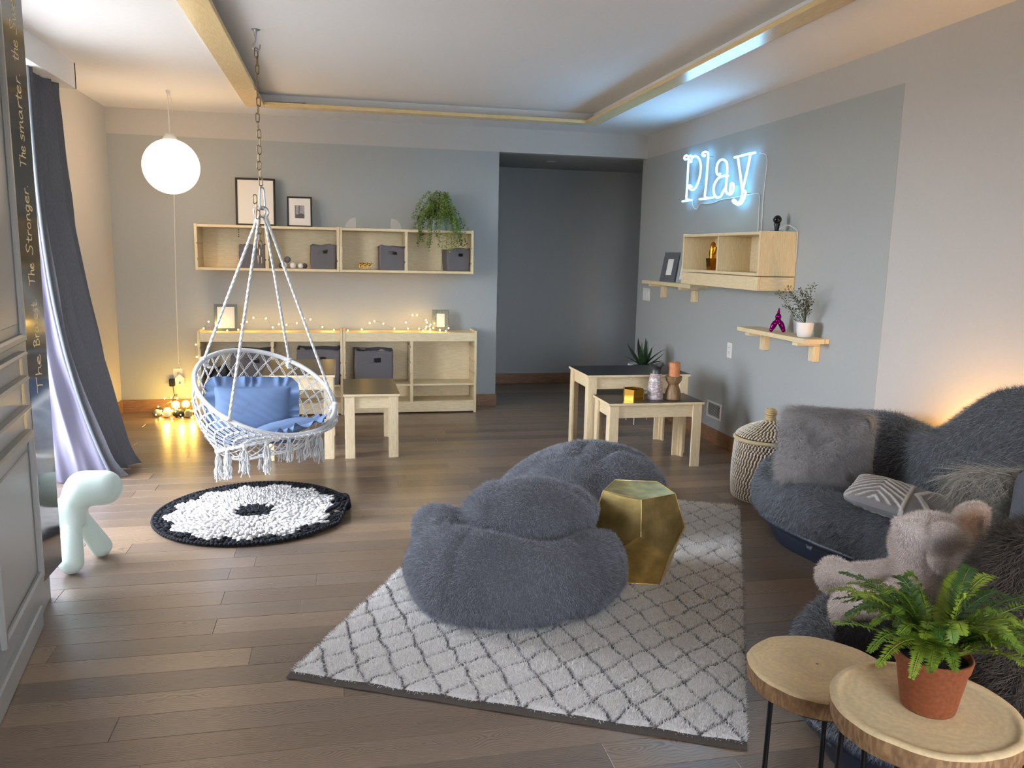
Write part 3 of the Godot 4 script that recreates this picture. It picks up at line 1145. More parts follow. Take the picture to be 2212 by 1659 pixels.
func picture(called: String, label: String, at: Vector3, w: float, h: float, border: float, frame: Material, mount: Material, lean: float, turn := 0.0, art: Material = null, art_size := Vector2.ZERO, easel := false) -> void:
	var o := thing(called, label, "picture frame", at, turn)
	var g := Node3D.new()
	# parts hang on the thing itself, tipped back by the lean
	var tip := Basis(Vector3.RIGHT, -lean)
	var depth := 0.014
	for s in 2:
		var sx := -1.0 if s == 0 else 1.0
		var a := part("frame_side", slab(Vector3(border, h, depth), 0.002), frame, o)
		a.transform = Transform3D(tip, tip * Vector3(sx * (w - border) / 2, h / 2, 0))
		var c := part("frame_rail", slab(Vector3(w - 2 * border, border, depth), 0.002), frame, o)
		c.transform = Transform3D(tip, tip * Vector3(0, border / 2 if s == 0 else h - border / 2, 0))
	var m := part("mount", slab(Vector3(w - 2 * border, h - 2 * border, 0.004)), mount, o)
	m.transform = Transform3D(tip, tip * Vector3(0, h / 2, -0.002))
	if art:
		var q := Mb.new()
		var hx := art_size.x / 2
		var hy := art_size.y / 2
		q.quad_uv([Vector3(-hx, -hy, 0), Vector3(hx, -hy, 0), Vector3(hx, hy, 0), Vector3(-hx, hy, 0)], [Vector2(0, 1), Vector2(1, 1), Vector2(1, 0), Vector2(0, 0)], Vector3.BACK)
		var pr := pb("print", q, art, o)
		pr.transform = Transform3D(tip, tip * Vector3(0, h / 2, 0.0006))
	if easel:
		var st := Mb.new()
		var top := tip * Vector3(0, h * 0.78, -depth / 2)
		st.prism(PackedVector2Array([Vector2(-0.02, 0), Vector2(0.02, 0), Vector2(0.015, 1), Vector2(-0.015, 1)]), Vector3(0, 0, -h * 0.42), Vector3.RIGHT, top - Vector3(0, 0, -h * 0.42), Vector3(0, 0, 0.003))
		pb("easel_back", st, M.black_plastic, o)
	g.free()


func storage_contents() -> void:
	var wu := "small felt bins in the wall units"
	felt_bin("felt bin in the leftmost wall bay, behind the hanging ropes", Vector3(-0.690, 1.218, -6.955), Vector3(0.205, 0.185, 0.20), 0.0, wu, 1)
	felt_bin("felt bin in the second wall bay, beside the white cotton balls", Vector3(-0.133, 1.218, -6.955), Vector3(0.205, 0.190, 0.20), 0.0, wu, 2)
	felt_bin("felt bin in the third wall bay, beside the small brass figures", Vector3(0.430, 1.218, -6.955), Vector3(0.215, 0.195, 0.20), 0.0, wu, 3)
	felt_bin("felt bin in the rightmost wall bay, under the trailing plant", Vector3(0.980, 1.218, -6.955), Vector3(0.200, 0.180, 0.20), 0.10, wu, 4, 1.5)
	var lu := "large felt bins in the low units"
	felt_bin("large felt bin in the leftmost low bay, behind the hanging chair's rim", Vector3(-0.715, 0.256, -6.955), Vector3(0.330, 0.290, 0.265), 0.0, lu, 5)
	felt_bin("large felt bin in the second low bay, behind the taller black-topped table", Vector3(-0.185, 0.256, -6.955), Vector3(0.345, 0.295, 0.265), 0.0, lu, 6)
	felt_bin("large felt bin in the third low bay, above the low black-topped bench", Vector3(0.272, 0.256, -6.955), Vector3(0.320, 0.285, 0.265), 0.0, lu, 7)
	# black cables and a dark bag in the leftmost low bay
	var bag := Mb.new()
	bag.nets(func(p: Vector3) -> float: return smin(ell(p, Vector3(0, 0.07, 0), Vector3(0.10, 0.07, 0.09)), ell(p, Vector3(0.05, 0.11, 0.02), Vector3(0.05, 0.06, 0.05)), 0.03) + 0.008 * dents.get_noise_3d(p.x * 60, p.y * 60, p.z * 60), Vector3(-0.13, -0.01, -0.12), Vector3(0.13, 0.2, 0.12), 0.012)
	one("bag", bag, M.black_plastic, "crumpled glossy black bag in the leftmost low bay", "bag", "", Vector3(-0.985, 0.257, -6.94))
	# pictures
	picture("picture_frame", "large black picture frame with a blank cream mount on the wall unit", Vector3(-0.665, 1.5565, -6.98), 0.312, 0.385, 0.016, M.frame_black, M.paper, 0.10)
	var im := Image.create(64, 80, false, Image.FORMAT_RGB8)
	var nz := noise(0.08, 90, 3)
	for y in 80:
		for x in 64:
			var g := 0.62 + 0.15 * nz.get_noise_2d(x, y)
			if y > 52 + 4.0 * sin(x * 0.12):
				g = 0.34 + 0.05 * nz.get_noise_2d(x * 2, y * 2)
			if absf(x - 26 - (50 - y) * 0.10) < 4.0 + (50 - y) * 0.05 and y < 50:
				g -= 0.22
			if x < 7:
				g = 0.45
			im.set_pixel(x, y, Color(g, g * 0.97, g))
	var art := mat("photo_print", Color(1, 1, 1), 0.6)
	art.albedo_texture = ImageTexture.create_from_image(im)
	picture("picture_frame", "small black picture frame with a little grey photograph in a cream mount", Vector3(-0.318, 1.5565, -6.98), 0.200, 0.248, 0.013, M.frame_black, M.paper, 0.10, 0.0, art, Vector2(0.076, 0.105))
	picture("picture_frame", "sage green picture frame leaning on the low unit's left end", Vector3(-0.925, 0.6975, -6.97), 0.180, 0.220, 0.022, mat("sage_frame", Color(0.36, 0.42, 0.42), 0.6), M.paper, 0.16, 0.05, null, Vector2.ZERO, true)
	var mottled := grainy("mottled_frame", Color(1, 1, 1), 0.4, noise_tex(noise(0.05, 92, 4, FastNoiseLite.TYPE_CELLULAR), [Color(0.05, 0.09, 0.08), Color(0.30, 0.34, 0.31), Color(0.62, 0.63, 0.58), Color(0.12, 0.16, 0.14)], 256), Vector3(12, 12, 12))
	picture("picture_frame", "mottled green and white picture frame at the low unit's right end", Vector3(0.850, 0.6975, -6.955), 0.140, 0.185, 0.034, mottled, M.paper, 0.16, -0.08, null, Vector2.ZERO, true)
	# clear quarter-round bookends
	var clear := mat("clear_acrylic", Color(0.95, 0.92, 0.88, 0.14), 0.5)
	clear.transparency = BaseMaterial3D.TRANSPARENCY_ALPHA
	for s in 2:
		var q := PackedVector2Array([Vector2(0, 0)])
		for k in 9:
			var an := PI / 2 * k / 8.0
			q.append(Vector2(cos(an) * 0.088, sin(an) * 0.088))
		var x := 0.135 if s == 0 else 0.425
		var dir := -1.0 if s == 0 else 1.0
		var o := thing("bookend", ["left", "right"][s] + " clear acrylic quarter-round bookend on the wall unit", "bookend", Vector3(x, 1.5565, -6.93), 0.0, "clear bookends")
		var fin := Mb.new()
		fin.prism(q, Vector3.ZERO, Vector3(dir, 0, 0), Vector3.UP, Vector3(0, 0, 0.004))
		pb("fin", fin, clear, o)
		pb("foot", bx(Vector3(-0.002, 0, -0.05), Vector3(0.002, 0.088, 0.0)), clear, o)
	# white cotton ball garland in the second bay
	var balls := [[-0.445, 0.026, 0.0, 0.026], [-0.375, 0.025, 0.02, 0.025], [-0.315, 0.024, 0.0, 0.024], [-0.420, 0.072, -0.03, 0.026], [-0.470, 0.022, -0.06, 0.022], [-0.285, 0.022, -0.05, 0.022]]
	for k in balls.size():
		var q: Array = balls[k]
		var b := Mb.new()
		b.ball(Vector3.ZERO, Vector3.ONE * q[3], 14, 10)
		var m: Material = M.white_ceramic if k < 3 else M.felt
		one("cotton_ball", b, m, ["leftmost white cotton ball in the second wall bay", "middle white cotton ball in the second wall bay", "right white cotton ball in the second wall bay", "grey cotton ball lying on top in the second wall bay", "small grey cotton ball at the left end in the second wall bay", "small grey cotton ball at the right end in the second wall bay"][k], "cotton ball", "cotton balls in the wall unit", Vector3(q[0], 1.218 + q[1], -6.90 + q[2]))
	# three small brass figures in the third bay
	for k in 3:
		var b := Mb.new()
		b.ball(Vector3(0, 0.042, 0), Vector3(0.017, 0.012, 0.012), 12, 8)
		b.ball(Vector3(0.016, 0.052, 0.004), Vector3(0.009, 0.008, 0.008), 10, 6)
		for q in [[-0.009, -0.006], [-0.009, 0.006], [0.010, -0.006], [0.010, 0.006]]:
			b.tube(PackedVector3Array([Vector3(q[0], 0.036, q[1]), Vector3(q[0] * 1.3, 0.0, q[1] * 1.3)]), [0.0035, 0.0022], 6)
		one("brass_figure", b, M.brass, ["left", "middle", "right"][k] + " tiny four-legged brass figure in the third wall bay", "figurine", "brass figures in the wall unit", Vector3(0.170 + 0.036 * k, 1.218, -6.90))
	trailing_plant()


func leaf_mat(called: String, color: Color, rough := 0.55) -> StandardMaterial3D:
	var m := mat(called, color, rough)
	m.backlight_enabled = true
	m.backlight = color * 0.6
	return m


func add_leaf(b: Mb, at: Vector3, dir: Vector3, nrm: Vector3, l: float, w: float) -> void:
	var side := dir.cross(nrm).normalized() * w * 0.5
	var up := side.cross(dir).normalized() * w * 0.12
	var a := b.add(at)
	var c := b.add(at + dir * l * 0.45 + side + up)
	var d := b.add(at + dir * l)
	var e := b.add(at + dir * l * 0.45 - side + up)
	var f := b.add(at + dir * l * 0.5)
	b.tri(a, c, f)
	b.tri(c, d, f)
	b.tri(d, e, f)
	b.tri(e, a, f)


func trailing_plant() -> void:
	var o := thing("trailing_plant", "bushy green trailing plant in a pale pot on the wall unit", "plant", Vector3(0.832, 1.5565, -6.925))
	var pot := Mb.new()
	pot.lathe([Vector2(0.0, 0.0), Vector2(0.062, 0.0), Vector2(0.066, 0.005), Vector2(0.078, 0.115), Vector2(0.073, 0.115), Vector2(0.070, 0.10), Vector2(0.0, 0.10)], 28)
	pb("pot", pot, mat("pale_pot", Color(0.62, 0.67, 0.68), 0.6), o)
	var greens := [leaf_mat("trailing_green", Color(0.46, 0.56, 0.25)), leaf_mat("trailing_green_light", Color(0.62, 0.68, 0.38)), leaf_mat("trailing_green_dark", Color(0.24, 0.34, 0.14))]
	var r := RandomNumberGenerator.new()
	r.seed = 301
	for k in 84:
		var an := r.randf() * TAU
		var out := r.randf_range(0.05, 0.21) * (1.0 if cos(an) > -0.4 or true else 1.0)
		var lift := r.randf_range(0.06, 0.20) if k < 46 else r.randf_range(0.0, 0.08)
		var fall := r.randf_range(0.0, 0.10) if k < 46 else r.randf_range(0.08, 0.30)
		if k >= 46:
			an = r.randf_range(0.15, PI - 0.15)
			out = r.randf_range(0.12, 0.22)
		var dz := clampf(sin(an), -0.55, 1.0)
		var dx := cos(an)
		var p0 := Vector3(dx * 0.04, 0.10, dz * 0.04)
		var p1 := Vector3(dx * out * 0.5, 0.12 + lift, dz * out * 0.5)
		var p2 := Vector3(dx * out * 0.95, 0.10 + lift * 0.6 - fall * 0.3, dz * out * 0.85)
		var p3 := Vector3(dx * out * 1.1, 0.10 + lift * 0.3 - fall, dz * out * 0.95 + 0.01)
		if p2.y < 0.01 and p2.z < 0.11:
			p2.z = 0.115
		if p3.y < 0.01 and p3.z < 0.12:
			p3.z = 0.125
		var path := spline([p0, p1, p2, p3], 7)
		var b := Mb.new()
		b.tube(path, 0.0013, 4, false, 0, 0.0, 0.2, false)
		for q in range(2, path.size()):
			for s in 3:
				var dir := Vector3(r.randf_range(-1, 1), r.randf_range(-0.5, 0.9), r.randf_range(-1, 1)).normalized()
				var at := path[q] + dir * 0.004
				add_leaf(b, at, dir, Vector3(r.randf_range(-1, 1), 1, r.randf_range(-1, 1)).normalized(), r.randf_range(0.014, 0.024), r.randf_range(0.010, 0.016))
		pb("stem", b, greens[0 if k % 5 < 3 else (1 if k % 5 == 3 else 2)], o)


# ------------------------------------------------------------------ fairy lights
func fairy_lights() -> void:
	var warm := glow("fairy_bulb_glow", Color(1.0, 0.80, 0.38), 26.0)
	var wire := mat("fairy_wire", Color(0.55, 0.48, 0.36), 0.5, 0.6)
	var o := thing("fairy_light_string", "warm fairy light string draped along the top of the low units", "fairy lights")
	# x, height above the top, distance from the wall
	var pts := [[-1.137, -0.20, 0.30], [-1.139, -0.10, 0.30], [-1.06, 0.07, 0.14], [-1.09, 0.02, 0.20], [-0.98, 0.045, 0.20], [-0.90, 0.01, 0.27], [-0.82, 0.012, 0.22], [-0.80, 0.05, 0.16], [-0.76, 0.07, 0.14], [-0.71, 0.10, 0.10], [-0.61, 0.095, 0.10], [-0.55, 0.03, 0.20], [-0.505, 0.05, 0.14], [-0.46, 0.015, 0.25], [-0.44, 0.05, 0.18], [-0.36, 0.06, 0.14], [-0.30, 0.095, 0.10], [-0.25, 0.088, 0.10], [-0.15, 0.03, 0.16], [-0.055, 0.012, 0.24], [0.06, 0.008, 0.24], [0.175, 0.015, 0.22], [0.245, 0.06, 0.12], [0.285, 0.075, 0.10], [0.36, 0.055, 0.12], [0.45, 0.02, 0.20], [0.565, 0.02, 0.20], [0.655, 0.065, 0.11], [0.715, 0.125, 0.06], [0.755, 0.125, 0.06], [0.83, 0.085, 0.10]]
	var more := [[0.915, 0.02, 0.22], [0.925, 0.065, 0.12], [0.945, 0.04, 0.16], [0.965, 0.012, 0.24], [1.02, 0.03, 0.16]]
	var shift := -0.12
	var path := []
	for k in pts.size():
		var q: Array = pts[k]
		var x: float = q[0] if q[0] < 0.6 else q[0] + shift + 0.02
		path.append(Vector3(x, 0.697 + maxf(q[1], -0.3) + 0.006, ZB + q[2]))
	for q in [[0.715, 0.02, 0.20], [0.735, 0.065, 0.11], [0.755, 0.035, 0.15], [0.745, 0.008, 0.26], [0.800, 0.03, 0.14], [0.835, 0.012, 0.22]]:
		path.append(Vector3(q[0], 0.703 + q[1], ZB + q[2]))
	for q in [[0.66, 0.02, 0.20], [0.69, 0.008, 0.24], [0.715, 0.045, 0.28], [0.748, 0.02, 0.265], [0.752, 0.06, 0.25], [0.785, 0.07, 0.25], [0.775, 0.03, 0.25], [0.83, 0.01, 0.27], [0.88, 0.006, 0.27], [0.905, 0.03, 0.27]]:
		path.append(Vector3(q[0], 0.703 + q[1], ZB + q[2]))
	var w := Mb.new()
	w.tube(spline(path, 4), 0.0007, 4, false, 0, 0.0, 0.2, false)
	pb("wire", w, wire, o)
	var bulb := Mb.new()
	bulb.ball(Vector3.ZERO, Vector3(0.0055, 0.0065, 0.0055), 8, 6)
	var bm := bulb.build()
	for p in path:
		part("bulb", bm, warm, o, p)
	for q in [[-1.0, 0.06], [-0.72, 0.07], [-0.45, 0.06], [-0.1, 0.05], [0.2, 0.06], [0.5, 0.06], [0.75, 0.06]]:
		omni(Vector3(q[0], 0.70 + q[1], ZB + 0.17), Color(1.0, 0.80, 0.40), 0.011, 0.02)
	# the heap of lights and cotton balls in the corner
	var h := thing("fairy_light_heap", "glowing heap of warm fairy lights on the floor in the left corner", "fairy lights")
	var r := RandomNumberGenerator.new()
	r.seed = 88
	var run := []
	for k in 40:
		run.append(Vector3(-1.32 + r.randf_range(-0.17, 0.17), 0.012 + 0.13 * r.randf() * r.randf() + 0.01, -6.92 + r.randf_range(-0.11, 0.10)))
	for q in [[-1.435, 0.008, -6.80], [-1.345, 0.008, -6.79], [-1.265, 0.008, -6.80], [-1.195, 0.008, -6.80], [-1.43, 0.135, -6.98], [-1.38, 0.14, -6.99], [-1.335, 0.13, -7.0], [-1.255, 0.145, -7.0], [-1.22, 0.115, -6.99]]:
		run.append(Vector3(q[0], q[1], q[2]))
	var hw := Mb.new()
	hw.tube(spline(run, 4), 0.0007, 4, false, 0, 0.0, 0.2, false)
	pb("wire", hw, wire, h)
	for p in run:
		part("bulb", bm, warm, h, p)
	for q in [[-1.40, 0.10, -6.86], [-1.29, 0.13, -6.88], [-1.20, 0.10, -6.86]]:
		omni(Vector3(q[0], q[1], q[2]), Color(1.0, 0.80, 0.38), 0.06, 0.02)
	var cols := {"white": M.white_ceramic, "sage grey": mat("sage_cotton", Color(0.50, 0.50, 0.44), 0.95), "charcoal": mat("charcoal_cotton", Color(0.12, 0.12, 0.12), 0.95), "olive": mat("olive_cotton", Color(0.20, 0.20, 0.12), 0.95)}
	var spots := [[-1.475, -6.88, 0.034, 0, "sage grey", "at the left end of"], [-1.470, -6.95, 0.034, 1, "charcoal", "behind the left end of"], [-1.392, -6.86, 0.034, 2, "white", "in front of"], [-1.405, -6.94, 0.034, 3, "white", "in the middle of"], [-1.345, -6.97, 0.034, 4, "white", "at the back of"], [-1.325, -6.88, 0.030, 5, "olive", "in the middle of"], [-1.285, -6.86, 0.030, 6, "charcoal", "in front of"], [-1.262, -6.93, 0.034, 7, "charcoal", "at the back of"], [-1.225, -6.845, 0.034, 8, "sage grey", "at the front right of"], [-1.170, -6.89, 0.030, 9, "olive", "at the right end of"], [-1.27, -6.99, 0.034, 10, "white", "at the right back of"]]
	for q in spots:
		var b := Mb.new()
		b.ball(Vector3.ZERO, Vector3.ONE * q[2], 16, 12)
		one("cotton_ball", b, cols[q[4]], "%s cotton ball %s the heap of lights on the floor" % [q[4], q[5]], "cotton ball", "cotton balls on the floor", Vector3(q[0], q[2] + (0.05 if q[3] in [4, 10] else 0.0), q[1]))


# ------------------------------------------------------------------ globe pendant and its cord
func pendant() -> void:
	var at := Vector3(-1.157, 1.934, -6.233)
	var o := thing("pendant_lamp", "large glowing white globe pendant lamp hanging from the ceiling", "lamp", at)
	var g := Mb.new()
	g.ball(Vector3.ZERO, Vector3(0.192, 0.190, 0.192), 48, 32)
	pb("globe_lamp", g, glow("globe_lamp_glow", Color(1.0, 0.90, 0.74), 1.7), o)
	var c := Mb.new()
	c.lathe([Vector2(0.0, 0.225), Vector2(0.030, 0.225), Vector2(0.034, 0.215), Vector2(0.050, 0.186), Vector2(0.0, 0.18)], 24)
	pb("cap", c, M.white_plastic, o)
	var w := Mb.new()
	w.tube(PackedVector3Array([Vector3(0, 0.22, 0), Vector3(-0.002, YC - at.y, 0)]), 0.0035, 8)
	pb("cord", w, M.white_plastic, o)
	var hk := Mb.new()
	hk.lathe([Vector2(0.0, YC - at.y), Vector2(0.014, YC - at.y), Vector2(0.013, YC - at.y - 0.02), Vector2(0.005, YC - at.y - 0.028), Vector2(0.0, YC - at.y - 0.028)], 16)
	pb("ceiling_hook", hk, M.white_plastic, o)
	omni(at, Color(1.0, 0.83, 0.64), 0.30, 0.18)
	# cord run: along the ceiling, down the wall behind the globe to the socket
	var cw := Mb.new()
	cw.tube(spline([Vector3(-1.158, YC - 0.006, -6.24), Vector3(-1.22, YC - 0.005, -6.70), Vector3(-1.29, YC - 0.006, ZB + 0.006), Vector3(-1.295, 2.1, ZB + 0.005), Vector3(-1.309, 1.70, ZB + 0.005), Vector3(-1.325, 1.0, ZB + 0.005), Vector3(-1.330, 0.46, ZB + 0.006), Vector3(-1.322, 0.42, ZB + 0.010), Vector3(-1.312, 0.37, ZB + 0.03)], 8), 0.0035, 6)
	one("lamp_cord", cw, M.white_plastic, "white lamp cord running down the back wall to the left socket", "cord")


# ------------------------------------------------------------------ hanging chair on its chain
func hanging_chair() -> void:
	var ax := Vector3(-0.419, 0, -4.684)
	var o := thing("hanging_chair", "white cotton macrame hanging chair with knotted net and tassels", "hanging chair")
	# ceiling hook
	var hk := thing("ceiling_hook", "zinc screw hook in the ceiling above the hanging chair", "hook", ax)
	var h := Mb.new()
	h.lathe([Vector2(0.0, TRAY), Vector2(0.024, TRAY), Vector2(0.022, TRAY - 0.004), Vector2(0.009, TRAY - 0.006), Vector2(0.009, TRAY - 0.035), Vector2(0.0, TRAY - 0.036)], 20)
	pb("plate", h, M.zinc, hk)
	var s := Mb.new()
	s.tube(spline([Vector3(0, 2.486, 0), Vector3(0.001, 2.468, 0), Vector3(-0.006, 2.452, 0), Vector3(-0.016, 2.437, 0), Vector3(-0.012, 2.420, 0), Vector3(0.004, 2.412, 0), Vector3(0.018, 2.424, 0), Vector3(0.022, 2.444, 0)], 6), 0.0042, 10)
	pb("hook", s, M.zinc, hk)
	# chain
	var link := Mb.new()
	var lp := PackedVector3Array()
	for k in 24:
		var an := TAU * k / 24.0
		lp.append(Vector3(cos(an) * 0.0095, sin(an) * 0.0095 + (0.0145 if sin(an) >= 0 else -0.0145), 0))
	link.tube(lp, 0.0031, 8, true)
	var lm := link.build()
	var ch := thing("chain", "steel link chain carrying the hanging chair, its loose end dangling", "chain", ax)
	var y := 2.402
	var k := 0
	while y > 1.70:
		part("link", lm, M.chain_steel, ch, Vector3(0.004 * sin(k * 1.3), y, 0.003 * cos(k * 1.7)), Vector3(0, (0.35 if k % 2 == 0 else 0.35 + PI / 2), 0.04 * sin(k * 2.1)))
		y -= 0.0415
		k += 1
	y = 1.640
	k = 0
	while y > 1.31:
		part("link", lm, M.chain_steel, ch, Vector3(-0.026 + 0.018 * minf(k / 3.0, 1.0), y, 0.030), Vector3(0, (0.2 if k % 2 == 0 else 0.2 + PI / 2), 0.05 * sin(k * 1.9)))
		y -= 0.0405
		k += 1
	# carabiner and rings
	var cb := Mb.new()
	cb.tube(spline([Vector3(0.0, 0.058, 0), Vector3(0.011, 0.050, 0), Vector3(0.014, 0.02, 0), Vector3(0.019, -0.03, 0), Vector3(0.013, -0.055, 0), Vector3(0.0, -0.060, 0), Vector3(-0.013, -0.055, 0), Vector3(-0.016, -0.02, 0), Vector3(-0.011, 0.045, 0)], 6, true), 0.0048, 8, true)
	var car := one("carabiner", cb, M.zinc, "zinc snap hook joining the chain to the hanging chair's rings", "snap hook", "", ax + Vector3(0.008, 1.648, 0))
	car.rotation.y = 0.7
	var rg := Mb.new()
	for q in [[Vector3(-0.008, 0, 0.006), 0.15], [Vector3(0.014, -0.002, -0.004), 0.75]]:
		var ring := PackedVector3Array()
		for j in 32:
			var an := TAU * j / 32.0
			ring.append(q[0] + Basis(Vector3.UP, q[1]) * Vector3(cos(an) * 0.030, sin(an) * 0.030, 0))
		rg.tube(ring, 0.0042, 8, true)
	pb("hanging_rings", rg, M.zinc, o).position = ax + Vector3(0.002, 1.575, 0)
	# rims
	var c := Vector3(-0.414, 0.5805, -4.688)
	var a := Vector3(0.9391, -0.3436, 0)
	var b := Vector3(0.1337, 0.3655, -0.9212)
	var rr := 0.394
	var lc := Vector3(-0.405, 0.300, -4.63)
	var la := Vector3(1, 0.177, 0).normalized()
	var lb := Vector3(0, -0.23, -1).normalized()
	var lr := 0.285
	var upper := func(ph: float) -> Vector3: return c + (a * cos(ph) + b * sin(ph)) * rr
	var lower := func(ph: float) -> Vector3: return lc + (la * cos(ph) + lb * sin(ph)) * lr
	var rim := PackedVector3Array()
	var radii := []
	for j in 420:
		rim.append(upper.call(TAU * j / 420.0))
		radii.append(0.0140 if j % 2 == 0 else 0.0126)
	var m := Mb.new()
	m.tube(rim, radii, 12, true)
	pb("wrapped_rim", m, M.cotton, o)
	var low := PackedVector3Array()
	for j in 300:
		low.append(lower.call(TAU * j / 300.0) + Vector3(0, 0.003 * sin(j * 0.9), 0))
	var m2 := Mb.new()
	m2.tube(low, 0.0125, 12, true, 3, 220.0, 0.35)
	pb("braided_seat_ring", m2, M.cotton, o)
	# suspension ropes: laid cotton
	var top := ax + Vector3(0.004, 1.548, 0)
	var ends := [166.0, 252.0, 82.0, 12.0]
	for q in ends.size():
		var e: Vector3 = upper.call(deg_to_rad(ends[q]))
		var st := top + Vector3([-0.020, -0.012, 0.014, 0.022][q], 0, [0.0, 0.012, -0.008, 0.004][q])
		var path := PackedVector3Array()
		for j in 161:
			path.append(st.lerp(e, j / 160.0))
		var rp := Mb.new()
		rp.tube(path, 0.0088, 12, false, 3, 190.0, 0.40)
		# the rope is knotted round the rim and runs on a little below it
		var down := Vector3(lerpf(e.x, lc.x, 0.12), e.y - 0.07, lerpf(e.z, lc.z, 0.12))
		for j in 5:
			rp.ball(e.lerp(down, j / 6.0 - 0.1) + Vector3(0.006 * sin(j * 2.0), 0, 0.006 * cos(j * 2.0)), Vector3(0.019, 0.013, 0.019) * (1.0 - 0.07 * j), 10, 6)
		pb("rope", rp, M.cotton, o)
		var whip := Mb.new()
		whip.tube(PackedVector3Array([st + Vector3(0, 0.004, 0), st + (e - st).normalized() * 0.035]), 0.0105, 10)
		pb("rope_whipping", whip, M.cotton, o)
	# knotted net between the two rims
	var cols := 30
	var rows := 9
	var node := func(row: int, i: int) -> Vector3:
		var ph := TAU * (i + 0.5 * (row % 2)) / cols
		var t := float(row) / rows
		var p: Vector3 = upper.call(ph).lerp(lower.call(ph), t)
		var out := Vector3(cos(ph), 0, -sin(ph))
		return p + out * (0.055 * sin(PI * t))
	var net := Mb.new()
	for row in rows:
		for i in cols:
			for dd in 2:
				var i2 := i + (dd if row % 2 == 1 else dd - 1)
				var p0: Vector3 = node.call(row, i)
				var p1: Vector3 = node.call(row + 1, i2)
				var sag := (p0 + p1) / 2
				var side := (p1 - p0).cross(sag - Vector3(lc.x, sag.y, lc.z)).normalized() * minf(0.0042, p0.distance_to(p1) * 0.08)
				net.tube(PackedVector3Array([p0, p0.lerp(p1, 0.3) + side, p0.lerp(p1, 0.7) + side, p1]), 0.0024, 5, false, 0, 0, 0.2, false)
				net.tube(PackedVector3Array([p0, p0.lerp(p1, 0.3) - side, p0.lerp(p1, 0.7) - side, p1]), 0.0024, 5, false, 0, 0, 0.2, false)
			if row > 0:
				net.ball(node.call(row, i), Vector3(0.0062, 0.0075, 0.0062), 7, 5)
	pb("net", net, M.cotton, o)
	# sagging seat net under the cushions
	var seat := Mb.new()
	for dirn in 2:
		for q in range(-7, 8):
			var off := q * 0.037
			var half := sqrt(maxf(lr * lr - off * off, 0.0))
			var pts := PackedVector3Array()
			for j in 13:
				var t := lerpf(-half, half, j / 12.0)
				var u := (off * 0.707 + t * 0.707) if dirn == 0 else (off * 0.707 - t * 0.707)
				var w := (off * 0.707 - t * 0.707) if dirn == 0 else (off * 0.707 + t * 0.707)
				var d2 := (u * u + w * w) / (lr * lr)
				pts.append(lc + la * u + lb * w + Vector3(0, -0.085 * (1.0 - d2 * d2), 0))
			seat.tube(pts, 0.0035, 5)
	pb("seat_net", seat, M.cotton, o)
	# tassels round the seat ring
	var r := RandomNumberGenerator.new()
	r.seed = 9
	for q in 15:
		var root: Vector3 = lower.call(TAU * (q + 0.35) / 15.0)
		var tz := Mb.new()
		var l := r.randf_range(0.115, 0.165)
		tz.ball(root + Vector3(0, -0.006, 0), Vector3(0.017, 0.014, 0.017), 10, 6)
		tz.ball(root + Vector3(0, -0.020, 0), Vector3(0.012, 0.010, 0.012), 10, 6)
		for j in 14:
			var an := r.randf() * TAU
			var dv := Vector3(cos(an), 0, sin(an))
			var bend := Vector3(r.randf_range(-1, 1), 0, r.randf_range(-1, 1)) * 0.010
			var fl := l * r.randf_range(0.75, 1.05)
			tz.tube(spline([root + dv * 0.005 + Vector3(0, -0.02, 0), root + dv * 0.011 + bend + Vector3(0, -0.02 - fl * 0.35, 0), root + dv * 0.017 - bend * 0.7 + Vector3(0, -0.02 - fl * 0.7, 0), root + dv * 0.019 + bend * 0.5 + Vector3(0, -0.02 - fl, 0)], 4), [0.0024, 0.0025, 0.0026, 0.0026, 0.0027, 0.0027, 0.0027, 0.0027, 0.0028, 0.0028, 0.003, 0.0032, 0.0042], 5)
		pb("tassel", tz, M.cotton, o)
	# two ruffled blue cushions
	ruffled_cushion("blue ruffled cushion standing against the hanging chair's back net", Vector3(-0.505, 0.452, -4.775), Vector3(0.425, 0.285, 0.13), Basis(Vector3.UP, 0.10) * Basis(Vector3.BACK, -0.03) * Basis(Vector3.RIGHT, -0.30), 1)
	ruffled_cushion("blue ruffled cushion lying flat on the hanging chair's seat", Vector3(-0.335, 0.378, -4.60), Vector3(0.37, 0.25, 0.085), Basis(Vector3.UP, 0.35) * Basis(Vector3.BACK, 0.17) * Basis(Vector3.RIGHT, -1.40 - 0.36), 2)


